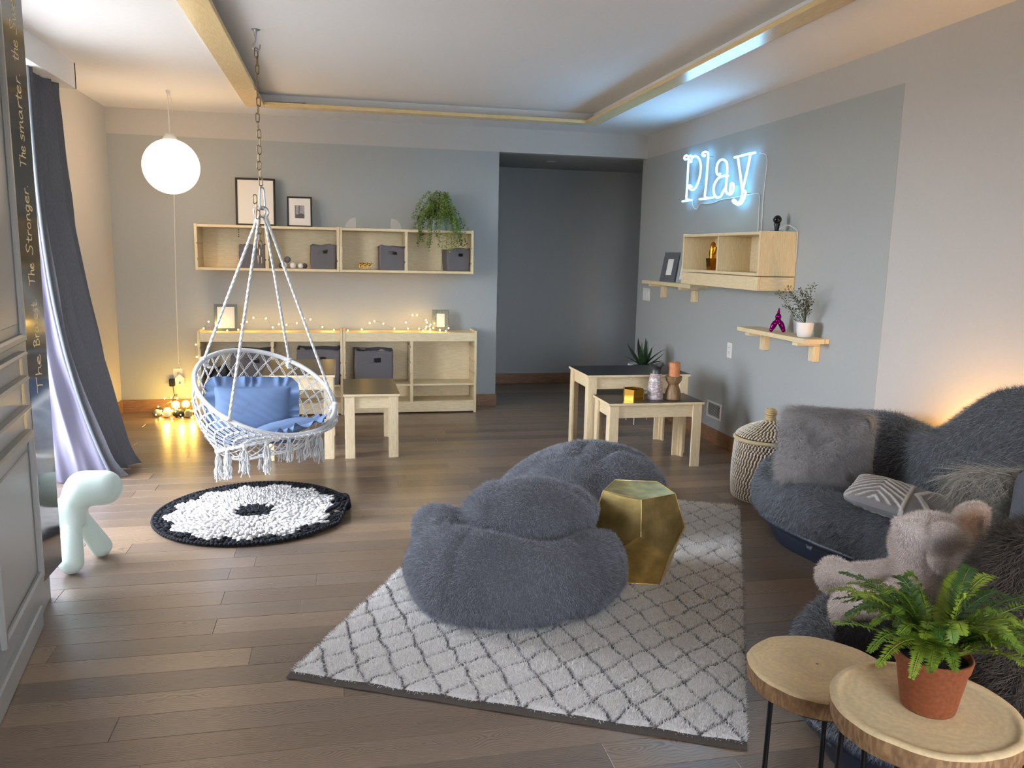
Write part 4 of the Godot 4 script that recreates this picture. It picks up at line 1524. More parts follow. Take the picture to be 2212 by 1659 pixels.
func ruffled_cushion(label: String, at: Vector3, size: Vector3, basis: Basis, sd: int) -> void:
	var o := thing("ruffled_cushion", label, "cushion", Vector3.ZERO, 0.0, "cushions in the hanging chair")
	o.transform = Transform3D(basis, at)
	var f := noise(1.0, 200 + sd, 3)
	for side in 2:
		pass
	var b := Mb.new()
	var sgn := [1.0, -1.0]
	for side in 2:
		var sg: float = sgn[side]
		b.grid(36, 30, func(s: float, t: float) -> Vector3:
			var u := s * 2.0 - 1.0
			var v := t * 2.0 - 1.0
			var edge := (1.0 - pow(absf(u), 2.6)) * (1.0 - pow(absf(v), 2.6))
			var x := u * size.x * 0.5 * (1.0 - 0.04 * (1.0 - v * v) * absf(u))
			var y := v * size.y * 0.5 * (1.0 - 0.05 * (1.0 - u * u) * absf(v))
			var wr := 0.010 * f.get_noise_2d(x * 14.0 + 3.0 * sin(y * 9.0), y * 4.0) * edge + 0.006 * sin(x * 60.0 + y * 14.0 + sd) * exp(-6.0 * (1.0 - absf(v))) * edge
			return Vector3(x, y, sg * (size.z * 0.5 * pow(maxf(edge, 0.0), 0.55) + wr)), false, false, side == 1)
	pb("cover", b, M.sky_linen, o)
	# the ruffle: a gathered frill all round the seam
	var fr := Mb.new()
	var peri := 2.0 * (size.x + size.y)
	var frill := func(d: float, t: float) -> Vector3:
		d = fposmod(d, peri)
		var p := Vector2.ZERO
		var nn := Vector2.ZERO
		if d < size.x:
			p = Vector2(d - size.x / 2, size.y / 2); nn = Vector2(0, 1)
		elif d < size.x + size.y:
			p = Vector2(size.x / 2, size.y / 2 - (d - size.x)); nn = Vector2(1, 0)
		elif d < 2.0 * size.x + size.y:
			p = Vector2(size.x / 2 - (d - size.x - size.y), -size.y / 2); nn = Vector2(0, -1)
		else:
			p = Vector2(-size.x / 2, -size.y / 2 + (d - 2.0 * size.x - size.y)); nn = Vector2(-1, 0)
		var cu := p / Vector2(size.x / 2, size.y / 2)
		nn = (nn + Vector2(pow(cu.x, 9.0), pow(cu.y, 9.0)) * 0.9).normalized()
		p = p * 0.93 + nn * 0.062 * t
		var z := (0.016 * sin(d * 95.0 + 2.0 * sin(d * 31.0)) + 0.010 * sin(d * 43.0 + 1.0)) * t
		return Vector3(p.x, p.y, z)
	fr.grid(560, 5, func(s: float, t: float) -> Vector3: return frill.call(s * peri, t), true, false)
	pb("ruffle", fr, M.sky_linen, o)
	var hem := Mb.new()
	var path := PackedVector3Array()
	for k in 560:
		path.append(frill.call(peri * k / 560.0, 1.0))
	hem.tube(path, 0.0022, 5, true)
	pb("ruffle_hem", hem, M.sky_linen, o)


# ------------------------------------------------------------------ black-topped tables
func play_table(label: String, at: Vector3, turn: float, l: float, w: float, h: float) -> Node3D:
	var o := thing("black_topped_table", label, "table", at, turn, "black-topped birch tables")
	var t := 0.018
	plank("tabletop_core", o, M.pale_birch_x, Vector3(-l / 2, h - t, -w / 2), Vector3(l / 2, h - 0.002, w / 2), 0.002)
	plank("black_laminate", o, M.black_top, Vector3(-l / 2 + 0.002, h - 0.002, -w / 2 + 0.002), Vector3(l / 2 - 0.002, h, w / 2 - 0.002), 0.0006)
	var ap := 0.085
	plank("apron", o, M.pale_birch_x, Vector3(-l / 2 + 0.055, h - t - ap, w / 2 - 0.045), Vector3(l / 2 - 0.055, h - t, w / 2 - 0.027))
	plank("apron", o, M.pale_birch_x, Vector3(-l / 2 + 0.055, h - t - ap, -w / 2 + 0.027), Vector3(l / 2 - 0.055, h - t, -w / 2 + 0.045))
	plank("apron", o, M.pale_birch_z, Vector3(-l / 2 + 0.027, h - t - ap, -w / 2 + 0.055), Vector3(-l / 2 + 0.045, h - t, w / 2 - 0.055))
	plank("apron", o, M.pale_birch_z, Vector3(l / 2 - 0.045, h - t - ap, -w / 2 + 0.055), Vector3(l / 2 - 0.027, h - t, w / 2 - 0.055))
	# each leg: two boards meeting in a cross-shaped corner
	for sx in [-1.0, 1.0]:
		for sz in [-1.0, 1.0]:
			var b := Mb.new()
			b.box(Vector3(sx * (l / 2 - 0.042), (h - t) / 2, sz * (w / 2 - 0.018)), Vector3(0.062, h - t, 0.016), 0.0015)
			b.box(Vector3(sx * (l / 2 - 0.018), (h - t) / 2, sz * (w / 2 - 0.047)), Vector3(0.016, h - t, 0.055), 0.0015)
			b.box(Vector3(sx * (l / 2 - 0.030), (h - t) / 2, sz * (w / 2 - 0.034)), Vector3(0.020, h - t, 0.018), 0.0015)
			pb("leg", b, M.pale_birch_y, o)
	return o


func tables() -> void:
	play_table("taller black-topped table by the right wall, behind the lower one", Vector3(2.018, 0, -5.415), 0.0, 0.755, 0.465, 0.57)
	play_table("lower black-topped table by the right wall, carrying a candle and a gold box", Vector3(2.008, 0, -4.992), 0.0, 0.660, 0.340, 0.44)
	play_table("taller black-topped table behind the hanging chair, end on", Vector3(-0.275, 0, -5.715), PI / 2, 0.78, 0.47, 0.57)
	play_table("low black-topped bench in front of the low units, end on", Vector3(0.196, 0, -5.650), PI / 2, 0.66, 0.372, 0.44)
	# brass hexagonal box
	var o := thing("hexagonal_box", "open brass hexagonal box on the lower black-topped table", "box", Vector3(1.895, 0.440, -4.965), 0.2)
	var wall := Mb.new()
	var r := 0.074
	for k in 6:
		var a0 := TAU * k / 6.0
		var a1 := TAU * (k + 1) / 6.0
		var p0 := Vector3(cos(a0), 0, sin(a0))
		var p1 := Vector3(cos(a1), 0, sin(a1))
		var mid := (p0 + p1) / 2
		wall.poly([p0 * r, p1 * r, p1 * r + Vector3(0, 0.072, 0), p0 * r + Vector3(0, 0.072, 0)], mid)
		wall.poly([p0 * (r - 0.004) + Vector3(0, 0.003, 0), p1 * (r - 0.004) + Vector3(0, 0.003, 0), p1 * (r - 0.004) + Vector3(0, 0.072, 0), p0 * (r - 0.004) + Vector3(0, 0.072, 0)], -mid)
		wall.poly([p0 * r + Vector3(0, 0.072, 0), p1 * r + Vector3(0, 0.072, 0), p1 * (r - 0.004) + Vector3(0, 0.072, 0), p0 * (r - 0.004) + Vector3(0, 0.072, 0)], Vector3.UP)
	pb("wall", wall, M.brass, o)
	var fl := Mb.new()
	fl.lathe([Vector2(0, 0.0), Vector2(r - 0.002, 0.0), Vector2(r - 0.002, 0.003), Vector2(0, 0.003)], 6)
	pb("base", fl, M.brass, o)
	for k in 6:
		var an := TAU * k / 6.0
		var e := Mb.new()
		e.tube(PackedVector3Array([Vector3(cos(an) * r, 0, sin(an) * r), Vector3(cos(an) * r, 0.074, sin(an) * r)]), 0.003, 6)
		pb("corner_rod", e, M.brass, o)
	# the tall pale vase with a dark metal mouth
	var v := thing("vase", "mottled white and brown vase with a pewter mouth on the lower table", "vase", Vector3(2.042, 0.440, -4.958))
	var body := Mb.new()
	body.lathe([Vector2(0, 0), Vector2(0.052, 0), Vector2(0.054, 0.004), Vector2(0.050, 0.07), Vector2(0.043, 0.13), Vector2(0.036, 0.172), Vector2(0.0, 0.172)], 40)
	var birchy := grainy("mottled_bark", Color(1, 1, 1), 0.3, noise_tex(noise(0.02, 120, 5), [Color(0.30, 0.20, 0.16), Color(0.80, 0.74, 0.72), Color(0.62, 0.52, 0.50), Color(0.90, 0.88, 0.88), Color(0.55, 0.55, 0.58)], 256), Vector3(4, 9, 4))
	pb("body", body, birchy, v)
	var neck := Mb.new()
	neck.grid(40, 14, func(s: float, t: float) -> Vector3:
		var an := TAU * s
		var rr := 0.035 + 0.003 * t + 0.012 * pow(t, 3.0) - 0.004 * sin(PI * t)
		var lip := 0.012 * pow(t, 4.0) * cos(an * 2.0 + 0.6)
		return Vector3(cos(an) * rr, 0.172 + 0.062 * t + lip, sin(an) * rr), true, false, true)
	pb("mouth", neck, grainy("pewter", Color(0.42, 0.43, 0.42), 0.45, noise_tex(noise(0.08, 122, 3), [Color(0.7, 0.7, 0.7), Color(1, 1, 1)], 256), Vector3(8, 8, 8), null, 0.5, 0.8), v)
	var cord := mat("black_line", Color(0.03, 0.03, 0.03), 0.6)
	var mark := Mb.new()
	for q in [[0.9, 0.085, 0.018], [2.3, 0.075, 0.017]]:
		var ring := PackedVector3Array()
		for j in 15:
			var t := TAU * j / 14.0
			var yy: float = q[1] + sin(t) * q[2]
			var an: float = q[0] + cos(t) * q[2] / 0.05
			var rr: float = 0.0535 - (yy / 0.172) * 0.0175
			ring.append(Vector3(cos(an) * rr, yy, sin(an) * rr))
		mark.tube(ring, 0.0016, 5, true)
	for q in [[0.9, 0.085], [2.3, 0.075]]:
		for j in 3:
			var pts := PackedVector3Array()
			for i in 5:
				var t := (i / 4.0 - 0.5) * 0.034
				var yy: float = q[1] + t * sin(j * 1.05)
				var an: float = q[0] + t * cos(j * 1.05) / 0.05
				var rr: float = 0.0533 - (yy / 0.172) * 0.0175
				pts.append(Vector3(cos(an) * rr, yy, sin(an) * rr))
			mark.tube(pts, 0.0013, 5)
	pb("drawn_marks", mark, cord, v)
	# turned wood holder with a candle
	var ch := thing("candle_holder", "turned wooden candle holder on the lower black-topped table", "candle holder", Vector3(2.165, 0.440, -4.945))
	var turned := Mb.new()
	turned.lathe([Vector2(0, 0), Vector2(0.054, 0), Vector2(0.055, 0.004), Vector2(0.050, 0.05), Vector2(0.038, 0.085), Vector2(0.032, 0.098), Vector2(0.040, 0.108), Vector2(0.052, 0.128), Vector2(0.056, 0.152), Vector2(0.053, 0.156), Vector2(0.0, 0.154)], 40)
	var walnut := noise_tex(noise(0.02, 130, 4), [Color(0.36, 0.25, 0.15), Color(0.62, 0.49, 0.33), Color(0.48, 0.36, 0.23), Color(0.70, 0.57, 0.40)], 256)
	pb("turned_body", turned, grainy("turned_wood", Color(1, 1, 1), 0.45, walnut, Vector3(8, 1.2, 8)), ch)
	var ca := thing("candle", "peach pillar candle with a wood-grain print on the turned holder", "candle", Vector3(2.165, 0.5945, -4.945))
	var wax := Mb.new()
	wax.lathe([Vector2(0, 0), Vector2(0.038, 0), Vector2(0.0385, 0.002), Vector2(0.0385, 0.090), Vector2(0.036, 0.094), Vector2(0.0, 0.092)], 40)
	pb("wax", wax, grainy("grained_wax", Color(1, 1, 1), 0.5, noise_tex(noise(0.022, 131, 4), [Color(0.66, 0.36, 0.20), Color(0.86, 0.58, 0.38), Color(0.78, 0.48, 0.29), Color(0.90, 0.64, 0.44)], 256), Vector3(8, 2.0, 8)), ca)
	var wick := Mb.new()
	wick.tube(PackedVector3Array([Vector3(0, 0.090, 0), Vector3(0.001, 0.102, 0)]), 0.0012, 5)
	pb("wick", wick, M.paper, ca)
	# agave in a white planter on thin legs, behind the tables
	var ag := thing("agave", "spiky green agave in a white planter on a white wire stand behind the tables", "plant", Vector3(2.455, 0, -6.25))
	var pl := Mb.new()
	pl.lathe([Vector2(0, 0.285), Vector2(0.105, 0.285), Vector2(0.112, 0.292), Vector2(0.125, 0.492), Vector2(0.118, 0.492), Vector2(0.115, 0.47), Vector2(0.0, 0.47)], 36)
	pb("planter", pl, M.white_ceramic, ag)
	var so := Mb.new()
	so.lathe([Vector2(0.0, 0.478), Vector2(0.116, 0.472)], 24)
	pb("soil", so, M.soil, ag)
	for k in 4:
		var an := PI / 4 + PI / 2 * k
		var lg := Mb.new()
		lg.tube(PackedVector3Array([Vector3(cos(an) * 0.125, 0.40, sin(an) * 0.125), Vector3(cos(an) * 0.132, 0.0, sin(an) * 0.132)]), 0.006, 8)
		pb("stand_leg", lg, M.white_plastic, ag)
	var hoop := Mb.new()
	var hp := PackedVector3Array()
	for k in 40:
		hp.append(Vector3(cos(TAU * k / 40) * 0.127, 0.30, sin(TAU * k / 40) * 0.127))
	hoop.tube(hp, 0.005, 8, true)
	pb("stand_hoop", hoop, M.white_plastic, ag)
	var g := leaf_mat("agave_green", Color(0.13, 0.22, 0.12), 0.45)
	var rd := RandomNumberGenerator.new()
	rd.seed = 5
	for k in 15:
		var an := TAU * k / 15.0 * 2.4 + 0.4
		var lean := lerpf(0.25, 1.25, (k % 15) / 14.0)
		var l := rd.randf_range(0.19, 0.25)
		var dir := Vector3(cos(an) * sin(lean), cos(lean), sin(an) * sin(lean))
		var side := dir.cross(Vector3.UP).normalized()
		var upn := side.cross(dir).normalized()
		var lf := Mb.new()
		lf.grid(9, 7, func(s: float, t: float) -> Vector3:
			var w := 0.024 * (1.0 - pow(s, 2.2)) * (0.75 + 0.6 * s)
			var ang := (t - 0.5) * PI
			var arch := 0.05 * s * s
			return Vector3(0, 0.47, 0) + dir * (l * s) + side * (w * sin(ang)) + upn * (-w * 0.55 * cos(ang) * (1.0 - s) + arch * (1 if k % 3 else -1)), false, false)
		pb("leaf", lf, g, ag)


# ------------------------------------------------------------------ right wall: cabinet, shelves, fittings
func bracket_shelf(label: String, z0: float, z1: float, y: float, legs: Array) -> void:
	var o := thing("bracket_shelf", label, "shelf", Vector3.ZERO, 0.0, "birch bracket shelves")
	var x0 := 2.586
	var x1 := XR - 0.0015
	plank("board", o, M.birch_z, Vector3(x0, y - 0.028, z0), Vector3(x1 - 0.028, y, z1), 0.002)
	plank("rear_strip", o, M.birch_z, Vector3(x1 - 0.026, y - 0.028, z0), Vector3(x1, y, z1), 0.002)
	for z in legs:
		plank("bracket_arm", o, M.birch_x, Vector3(x0 + 0.005, y - 0.048, z - 0.028), Vector3(x1, y - 0.0285, z + 0.028), 0.002)
		plank("bracket_leg", o, M.birch_y, Vector3(x1 - 0.040, y - 0.142, z - 0.028), Vector3(x1, y - 0.0485, z + 0.028), 0.002)


func right_wall() -> void:
	var o := thing("wall_cabinet", "birch wall cabinet with two open bays on the right wall, under the neon sign", "cabinet")
	var x0 := 2.490
	var x1 := XR - 0.0015
	var z0 := -5.655
	var z1 := -4.520
	var t := 0.019
	plank("side", o, M.birch_y, Vector3(x0, 1.272, z1 - t), Vector3(x1, 1.545, z1))
	plank("side", o, M.birch_y, Vector3(x0, 1.272, z0), Vector3(x1, 1.545, z0 + t))
	plank("top", o, M.birch_z, Vector3(x0 + 0.001, 1.522, z0 + t), Vector3(x1, 1.541, z1 - t))
	plank("bottom", o, M.birch_z, Vector3(x0 + 0.001, 1.272, z0 + t), Vector3(x1, 1.291, z1 - t))
	plank("divider", o, M.birch_y, Vector3(x0 + 0.003, 1.291, -5.098), Vector3(x1, 1.522, -5.080))
	plank("back_panel", o, M.birch_z, Vector3(x1 - 0.006, 1.291, z0 + t), Vector3(x1, 1.522, z1 - t), 0.0)
	var d := thing("wall_drawer_box", "closed birch box hung directly beneath the right wall's open cabinet", "box")
	plank("front", d, M.birch_z, Vector3(x0, 1.183, z0), Vector3(x0 + t, 1.268, z1 - 0.001))
	plank("end", d, M.birch_x, Vector3(x0 + t, 1.183, z1 - t), Vector3(x1, 1.268, z1 - 0.001))
	plank("end", d, M.birch_x, Vector3(x0 + t, 1.183, z0), Vector3(x1, 1.268, z0 + t))
	plank("base", d, M.birch_z, Vector3(x0 + t, 1.186, z0 + t), Vector3(x1, 1.205, z1 - t))
	plank("lid", d, M.birch_z, Vector3(x0 + t, 1.252, z0 + t), Vector3(x1, 1.266, z1 - t))
	bracket_shelf("birch bracket shelf on the right wall holding a magenta figure and white pot", -4.92, -4.11, 0.930, [-4.79, -4.222])
	bracket_shelf("birch bracket shelf by the wall cabinet's far end, with two grey frames", -6.70, -5.70, 1.172, [-6.52, -5.90])
	# frames on the far shelf
	var slate := mat("slate_frame", Color(0.36, 0.37, 0.38), 0.5)
	picture("picture_frame", "slate grey picture frame leaning on the far bracket shelf", Vector3(2.665, 1.1725, -6.33), 0.185, 0.245, 0.055, slate, M.paper, 0.20, -PI / 2 + 0.30, null, Vector2.ZERO, true)
	picture("picture_frame", "pale grey picture frame on the far bracket shelf, beside the wall cabinet", Vector3(2.665, 1.1725, -6.02), 0.155, 0.200, 0.028, mat("pale_grey_frame", Color(0.62, 0.64, 0.64), 0.5), M.paper, 0.18, -PI / 2 + 0.30, null, Vector2.ZERO, true)
	# gold cactus in a gold pot
	var gc := thing("gold_cactus", "shiny gold cactus ornament in a square gold pot in the wall cabinet", "ornament", Vector3(2.600, 1.2915, -5.375))
	var gold := mat("gold_leaf", Color(0.86, 0.60, 0.22), 0.16, 1.0)
	var pot := Mb.new()
	pot.prism(PackedVector2Array([Vector2(-0.026, 0), Vector2(0.026, 0), Vector2(0.036, 0.082), Vector2(-0.036, 0.082)]), Vector3(0, 0, -0.032), Vector3.RIGHT, Vector3.UP, Vector3(0, 0, 0.064))
	pb("pot", pot, gold, gc)
	var stalk := Mb.new()
	stalk.grid(24, 20, func(s: float, t: float) -> Vector3:
		var an := TAU * s
		var rr := 0.021 * (1.0 + 0.16 * cos(8.0 * an)) * sqrt(maxf(1.0 - pow(t, 5.0), 0.0))
		return Vector3(cos(an) * rr, 0.080 + 0.118 * t, sin(an) * rr), true, false, true)
	pb("stalk", stalk, gold, gc)
	for s in [-1.0, 1.0]:
		var arm := Mb.new()
		arm.tube(spline([Vector3(0, 0.105 + 0.012 * s, 0.012 * s), Vector3(0, 0.110 + 0.012 * s, 0.030 * s), Vector3(0, 0.128 + 0.014 * s, 0.036 * s), Vector3(0, 0.150 + 0.012 * s, 0.036 * s)], 5), 0.011, 12)
		pb("arm", arm, gold, gc)
	# small camera on the cabinet
	var cm := thing("web_camera", "small round black camera on a stubby stand on top of the wall cabinet", "camera", Vector3(2.660, 1.5455, -4.635), -0.9)
	pb("base", bx(Vector3(-0.035, 0, -0.03), Vector3(0.035, 0.006, 0.03), 0.003), M.black_plastic, cm)
	var sd := Mb.new()
	sd.lathe([Vector2(0.0, 0.006), Vector2(0.014, 0.006), Vector2(0.012, 0.014), Vector2(0.013, 0.020), Vector2(0.019, 0.048), Vector2(0.012, 0.056), Vector2(0.0, 0.056)], 20)
	pb("stand", sd, M.black_plastic, cm)
	var hd := Mb.new()
	hd.ball(Vector3(0, 0.074, 0), Vector3(0.027, 0.027, 0.022), 20, 14)
	pb("head", hd, M.black_plastic, cm)
	var ln := Mb.new()
	ln.ball(Vector3(0, 0.074, 0.018), Vector3(0.013, 0.013, 0.008), 14, 8)
	pb("lens", ln, mat("lens_glass", Color(0.01, 0.01, 0.015), 0.05), cm)
	var cc := Mb.new()
	cc.tube(spline([Vector3(2.672, 1.560, -4.625), Vector3(2.690, 1.585, -4.57), Vector3(2.715, 1.565, -4.525), Vector3(2.728, 1.54, -4.510), Vector3(2.730, 1.48, -4.508), Vector3(2.732, 1.42, -4.512), Vector3(2.736, 1.36, -4.515)], 6), 0.0022, 6)
	one("camera_cord", cc, M.white_plastic, "thin white cord hanging from the small camera down the cabinet's end", "cord")
	# magenta figure: plain rounded lobes
	var fg := thing("glossy_figure", "small glossy magenta two-legged figure on the bracket shelf", "figurine", Vector3(2.645, 0.9305, -4.515), -0.55)
	var mag := mat("magenta_chrome", Color(0.55, 0.02, 0.42), 0.10, 0.9)
	for s in [-1.0, 1.0]:
		var leg := Mb.new()
		leg.tube(spline([Vector3(0.010 * s, 0.066, 0), Vector3(0.022 * s, 0.046, 0.002), Vector3(0.036 * s, 0.014, 0.004)], 6), [0.008, 0.013, 0.0155, 0.0165, 0.017, 0.017, 0.017, 0.017, 0.0165, 0.0155, 0.0145, 0.012, 0.008], 16)
		leg.ball(Vector3(0.036 * s, 0.0145, 0.004), Vector3(0.0125, 0.0142, 0.0125), 14, 10)
		pb("leg", leg, mag, fg)
	var tor := Mb.new()
	tor.ball(Vector3(0, 0.070, 0), Vector3(0.021, 0.016, 0.019), 18, 12)
	tor.ball(Vector3(0, 0.096, 0), Vector3(0.0185, 0.022, 0.0185), 18, 12)
	pb("torso", tor, mag, fg)
	var top := Mb.new()
	top.ball(Vector3(0, 0.124, 0), Vector3(0.009, 0.011, 0.009), 14, 10)
	top.ball(Vector3(0.001, 0.140, 0), Vector3(0.006, 0.009, 0.006), 12, 8)
	pb("head", top, mag, fg)
	# sprig plant in a white pot
	var sp := thing("sprig_plant", "airy small-leaved plant in a white pot on the bracket shelf", "plant", Vector3(2.650, 0.9305, -4.225))
	var wp := Mb.new()
	wp.lathe([Vector2(0, 0), Vector2(0.034, 0), Vector2(0.040, 0.006), Vector2(0.047, 0.04), Vector2(0.050, 0.088), Vector2(0.046, 0.088), Vector2(0.044, 0.078), Vector2(0.0, 0.078)], 32)
	pb("pot", wp, M.white_ceramic, sp)
	var so := Mb.new()
	so.lathe([Vector2(0.0, 0.082), Vector2(0.045, 0.079)], 20)
	pb("soil", so, M.soil, sp)
	var gr := leaf_mat("sprig_green", Color(0.21, 0.25, 0.10))
	var r := RandomNumberGenerator.new()
	r.seed = 61
	var tips := [[Vector3(-0.02, 0.245, -0.30), 0.10], [Vector3(-0.03, 0.27, -0.16), 0.16], [Vector3(-0.05, 0.27, 0.02), 0.18], [Vector3(-0.03, 0.30, 0.10), 0.18], [Vector3(-0.04, 0.20, 0.06), 0.15], [Vector3(-0.05, 0.22, -0.06), 0.17], [Vector3(0.02, 0.25, -0.05), 0.17], [Vector3(-0.05, 0.16, -0.14), 0.12], [Vector3(-0.04, 0.22, 0.10), 0.14]]
	for q in tips:
		var tip: Vector3 = q[0]
		var path := spline([Vector3(0, 0.075, 0), Vector3(tip.x * 0.3, q[1] * 0.85, tip.z * 0.22), Vector3(tip.x * 0.7, lerpf(q[1], tip.y, 0.6), tip.z * 0.65), tip], 6)
		var b := Mb.new()
		b.tube(path, [0.0020, 0.002, 0.002, 0.0019, 0.0018, 0.0018, 0.0017, 0.0016, 0.0016, 0.0015, 0.0014, 0.0014, 0.0013, 0.0012, 0.0011, 0.001, 0.001, 0.0009, 0.0008], 5, false, 0, 0, 0.2, false)
		for k in range(6, path.size()):
			for s in 7:
				var dir := Vector3(r.randf_range(-1, 1), r.randf_range(-0.3, 0.8), r.randf_range(-1, 1)).normalized()
				add_leaf(b, path[k] + dir * r.randf_range(0.004, 0.028), dir, Vector3(r.randf_range(-1, 1), 1, r.randf_range(-1, 1)).normalized(), r.randf_range(0.008, 0.013), r.randf_range(0.006, 0.010))
		pb("sprig", b, gr, sp)
	# fittings
	wall_plate("white triple switch plate on the right wall by the opening", Vector3(XR - 0.0015, 1.034, -6.965), -PI / 2, 3, true)
	wall_plate("white double socket plate low on the right wall, under the bracket shelf", Vector3(XR - 0.0015, 0.722, -5.30), -PI / 2, 1, false)
	wall_plate("white double socket plate low on the left wall, near the corner", Vector3(XL + 0.0015, 0.335, -6.60), PI / 2, 1, false)
	wall_plate("white double socket plate on the back wall above the heap of lights", Vector3(-1.340, 0.312, ZB + 0.0015), 0.0, 1, false)
	var ad := thing("night_plug", "white house-shaped plug-in light in the back wall socket", "plug", Vector3(-1.322, 0.232, ZB + 0.008), 0.0)
	var hs := Mb.new()
	hs.prism(PackedVector2Array([Vector2(-0.032, 0), Vector2(0.030, 0.006), Vector2(0.034, 0.060), Vector2(0.0, 0.092), Vector2(-0.036, 0.055)]), Vector3.ZERO, Vector3.RIGHT, Vector3.UP, Vector3(0, 0, 0.035))
	pb("case", hs, M.white_plastic, ad)
	var wd := Mb.new()
	wd.prism(PackedVector2Array([Vector2(-0.010, 0.012), Vector2(0.010, 0.012), Vector2(0.003, 0.042)]), Vector3(0, 0, 0.0355), Vector3.RIGHT, Vector3.UP, Vector3(0, 0, 0.001))
	pb("triangle_opening", wd, mat("tan_window", Color(0.35, 0.27, 0.18), 0.7), ad)
	var bk := thing("power_adapter", "black plug-in power adapter with its lead, left of the white plug", "adapter", Vector3(-1.385, 0.222, ZB + 0.002))
	pb("case", bx(Vector3(-0.022, 0, 0), Vector3(0.020, 0.062, 0.04), 0.004), M.black_plastic, bk)
	var ld := Mb.new()
	ld.tube(spline([Vector3(0.004, 0.002, 0.02), Vector3(0.008, -0.03, 0.022), Vector3(0.014, -0.07, 0.03), Vector3(0.03, -0.085, 0.03), Vector3(0.034, -0.07, 0.03), Vector3(0.018, -0.075, 0.035), Vector3(0.004, -0.10, 0.04), Vector3(0.012, -0.125, 0.05), Vector3(0.025, -0.11, 0.05), Vector3(0.02, -0.15, 0.06)], 6), 0.0025, 6)
	pb("lead", ld, M.black_plastic, bk)
	# air vent
	var v := thing("air_vent", "white louvred air vent low on the right wall behind the tables", "vent", Vector3(XR - 0.0015, 0.246, -5.485), -PI / 2)
	var w := 0.232
	var h := 0.125
	for s in [-1.0, 1.0]:
		plank("frame_rail", v, M.white_plastic, Vector3(-w / 2, s * (h / 2 - 0.008) - 0.008, 0), Vector3(w / 2, s * (h / 2 - 0.008) + 0.008, 0.007), 0.002)
		plank("frame_side", v, M.white_plastic, Vector3(s * (w / 2 - 0.009) - 0.009, -h / 2 + 0.016, 0), Vector3(s * (w / 2 - 0.009) + 0.009, h / 2 - 0.016, 0.007), 0.002)
	plank("louvre_shade_plate", v, M.dark_gap, Vector3(-w / 2 + 0.018, -h / 2 + 0.016, 0), Vector3(w / 2 - 0.018, h / 2 - 0.016, 0.0008), 0.0)  # dark sheet painted in as the shade between the louvres
	for k in 11:
		var sl := part("louvre", slab(Vector3(w - 0.036, 0.0014, 0.0050)), M.white_plastic, v, Vector3(0, -h / 2 + 0.021 + k * 0.0083, 0.0045))
		sl.rotation.x = 0.15


func wall_plate(label: String, at: Vector3, turn: float, gangs: int, switches: bool) -> void:
	var o := thing("wall_plate", label, "switch" if switches else "socket", at, turn)
	var w := 0.072 + 0.046 * (gangs - 1)
	pb("plate", bx(Vector3(-w / 2, -0.057, 0), Vector3(w / 2, 0.057, 0.005), 0.002), M.white_plastic, o)
	for g in gangs:
		var x := (g - (gangs - 1) / 2.0) * 0.046
		if switches:
			pb("rocker", bx(Vector3(x - 0.016, -0.033, 0.005), Vector3(x + 0.016, 0.033, 0.008), 0.001), M.white_plastic, o)
		else:
			pb("insert", bx(Vector3(x - 0.017, -0.034, 0.005), Vector3(x + 0.017, 0.034, 0.0065), 0.001), M.white_plastic, o)
			for s in [-1.0, 1.0]:
				for q in [[-0.006, 0.0, 0.003, 0.009], [0.006, 0.0, 0.003, 0.007], [0.0, -0.011, 0.005, 0.005]]:
					pb("slot", bx(Vector3(x + q[0] - q[2] / 2, s * 0.017 + q[1] + 0.004 - q[3] / 2, 0.0062), Vector3(x + q[0] + q[2] / 2, s * 0.017 + q[1] + 0.004 + q[3] / 2, 0.0068)), M.dark_gap, o)


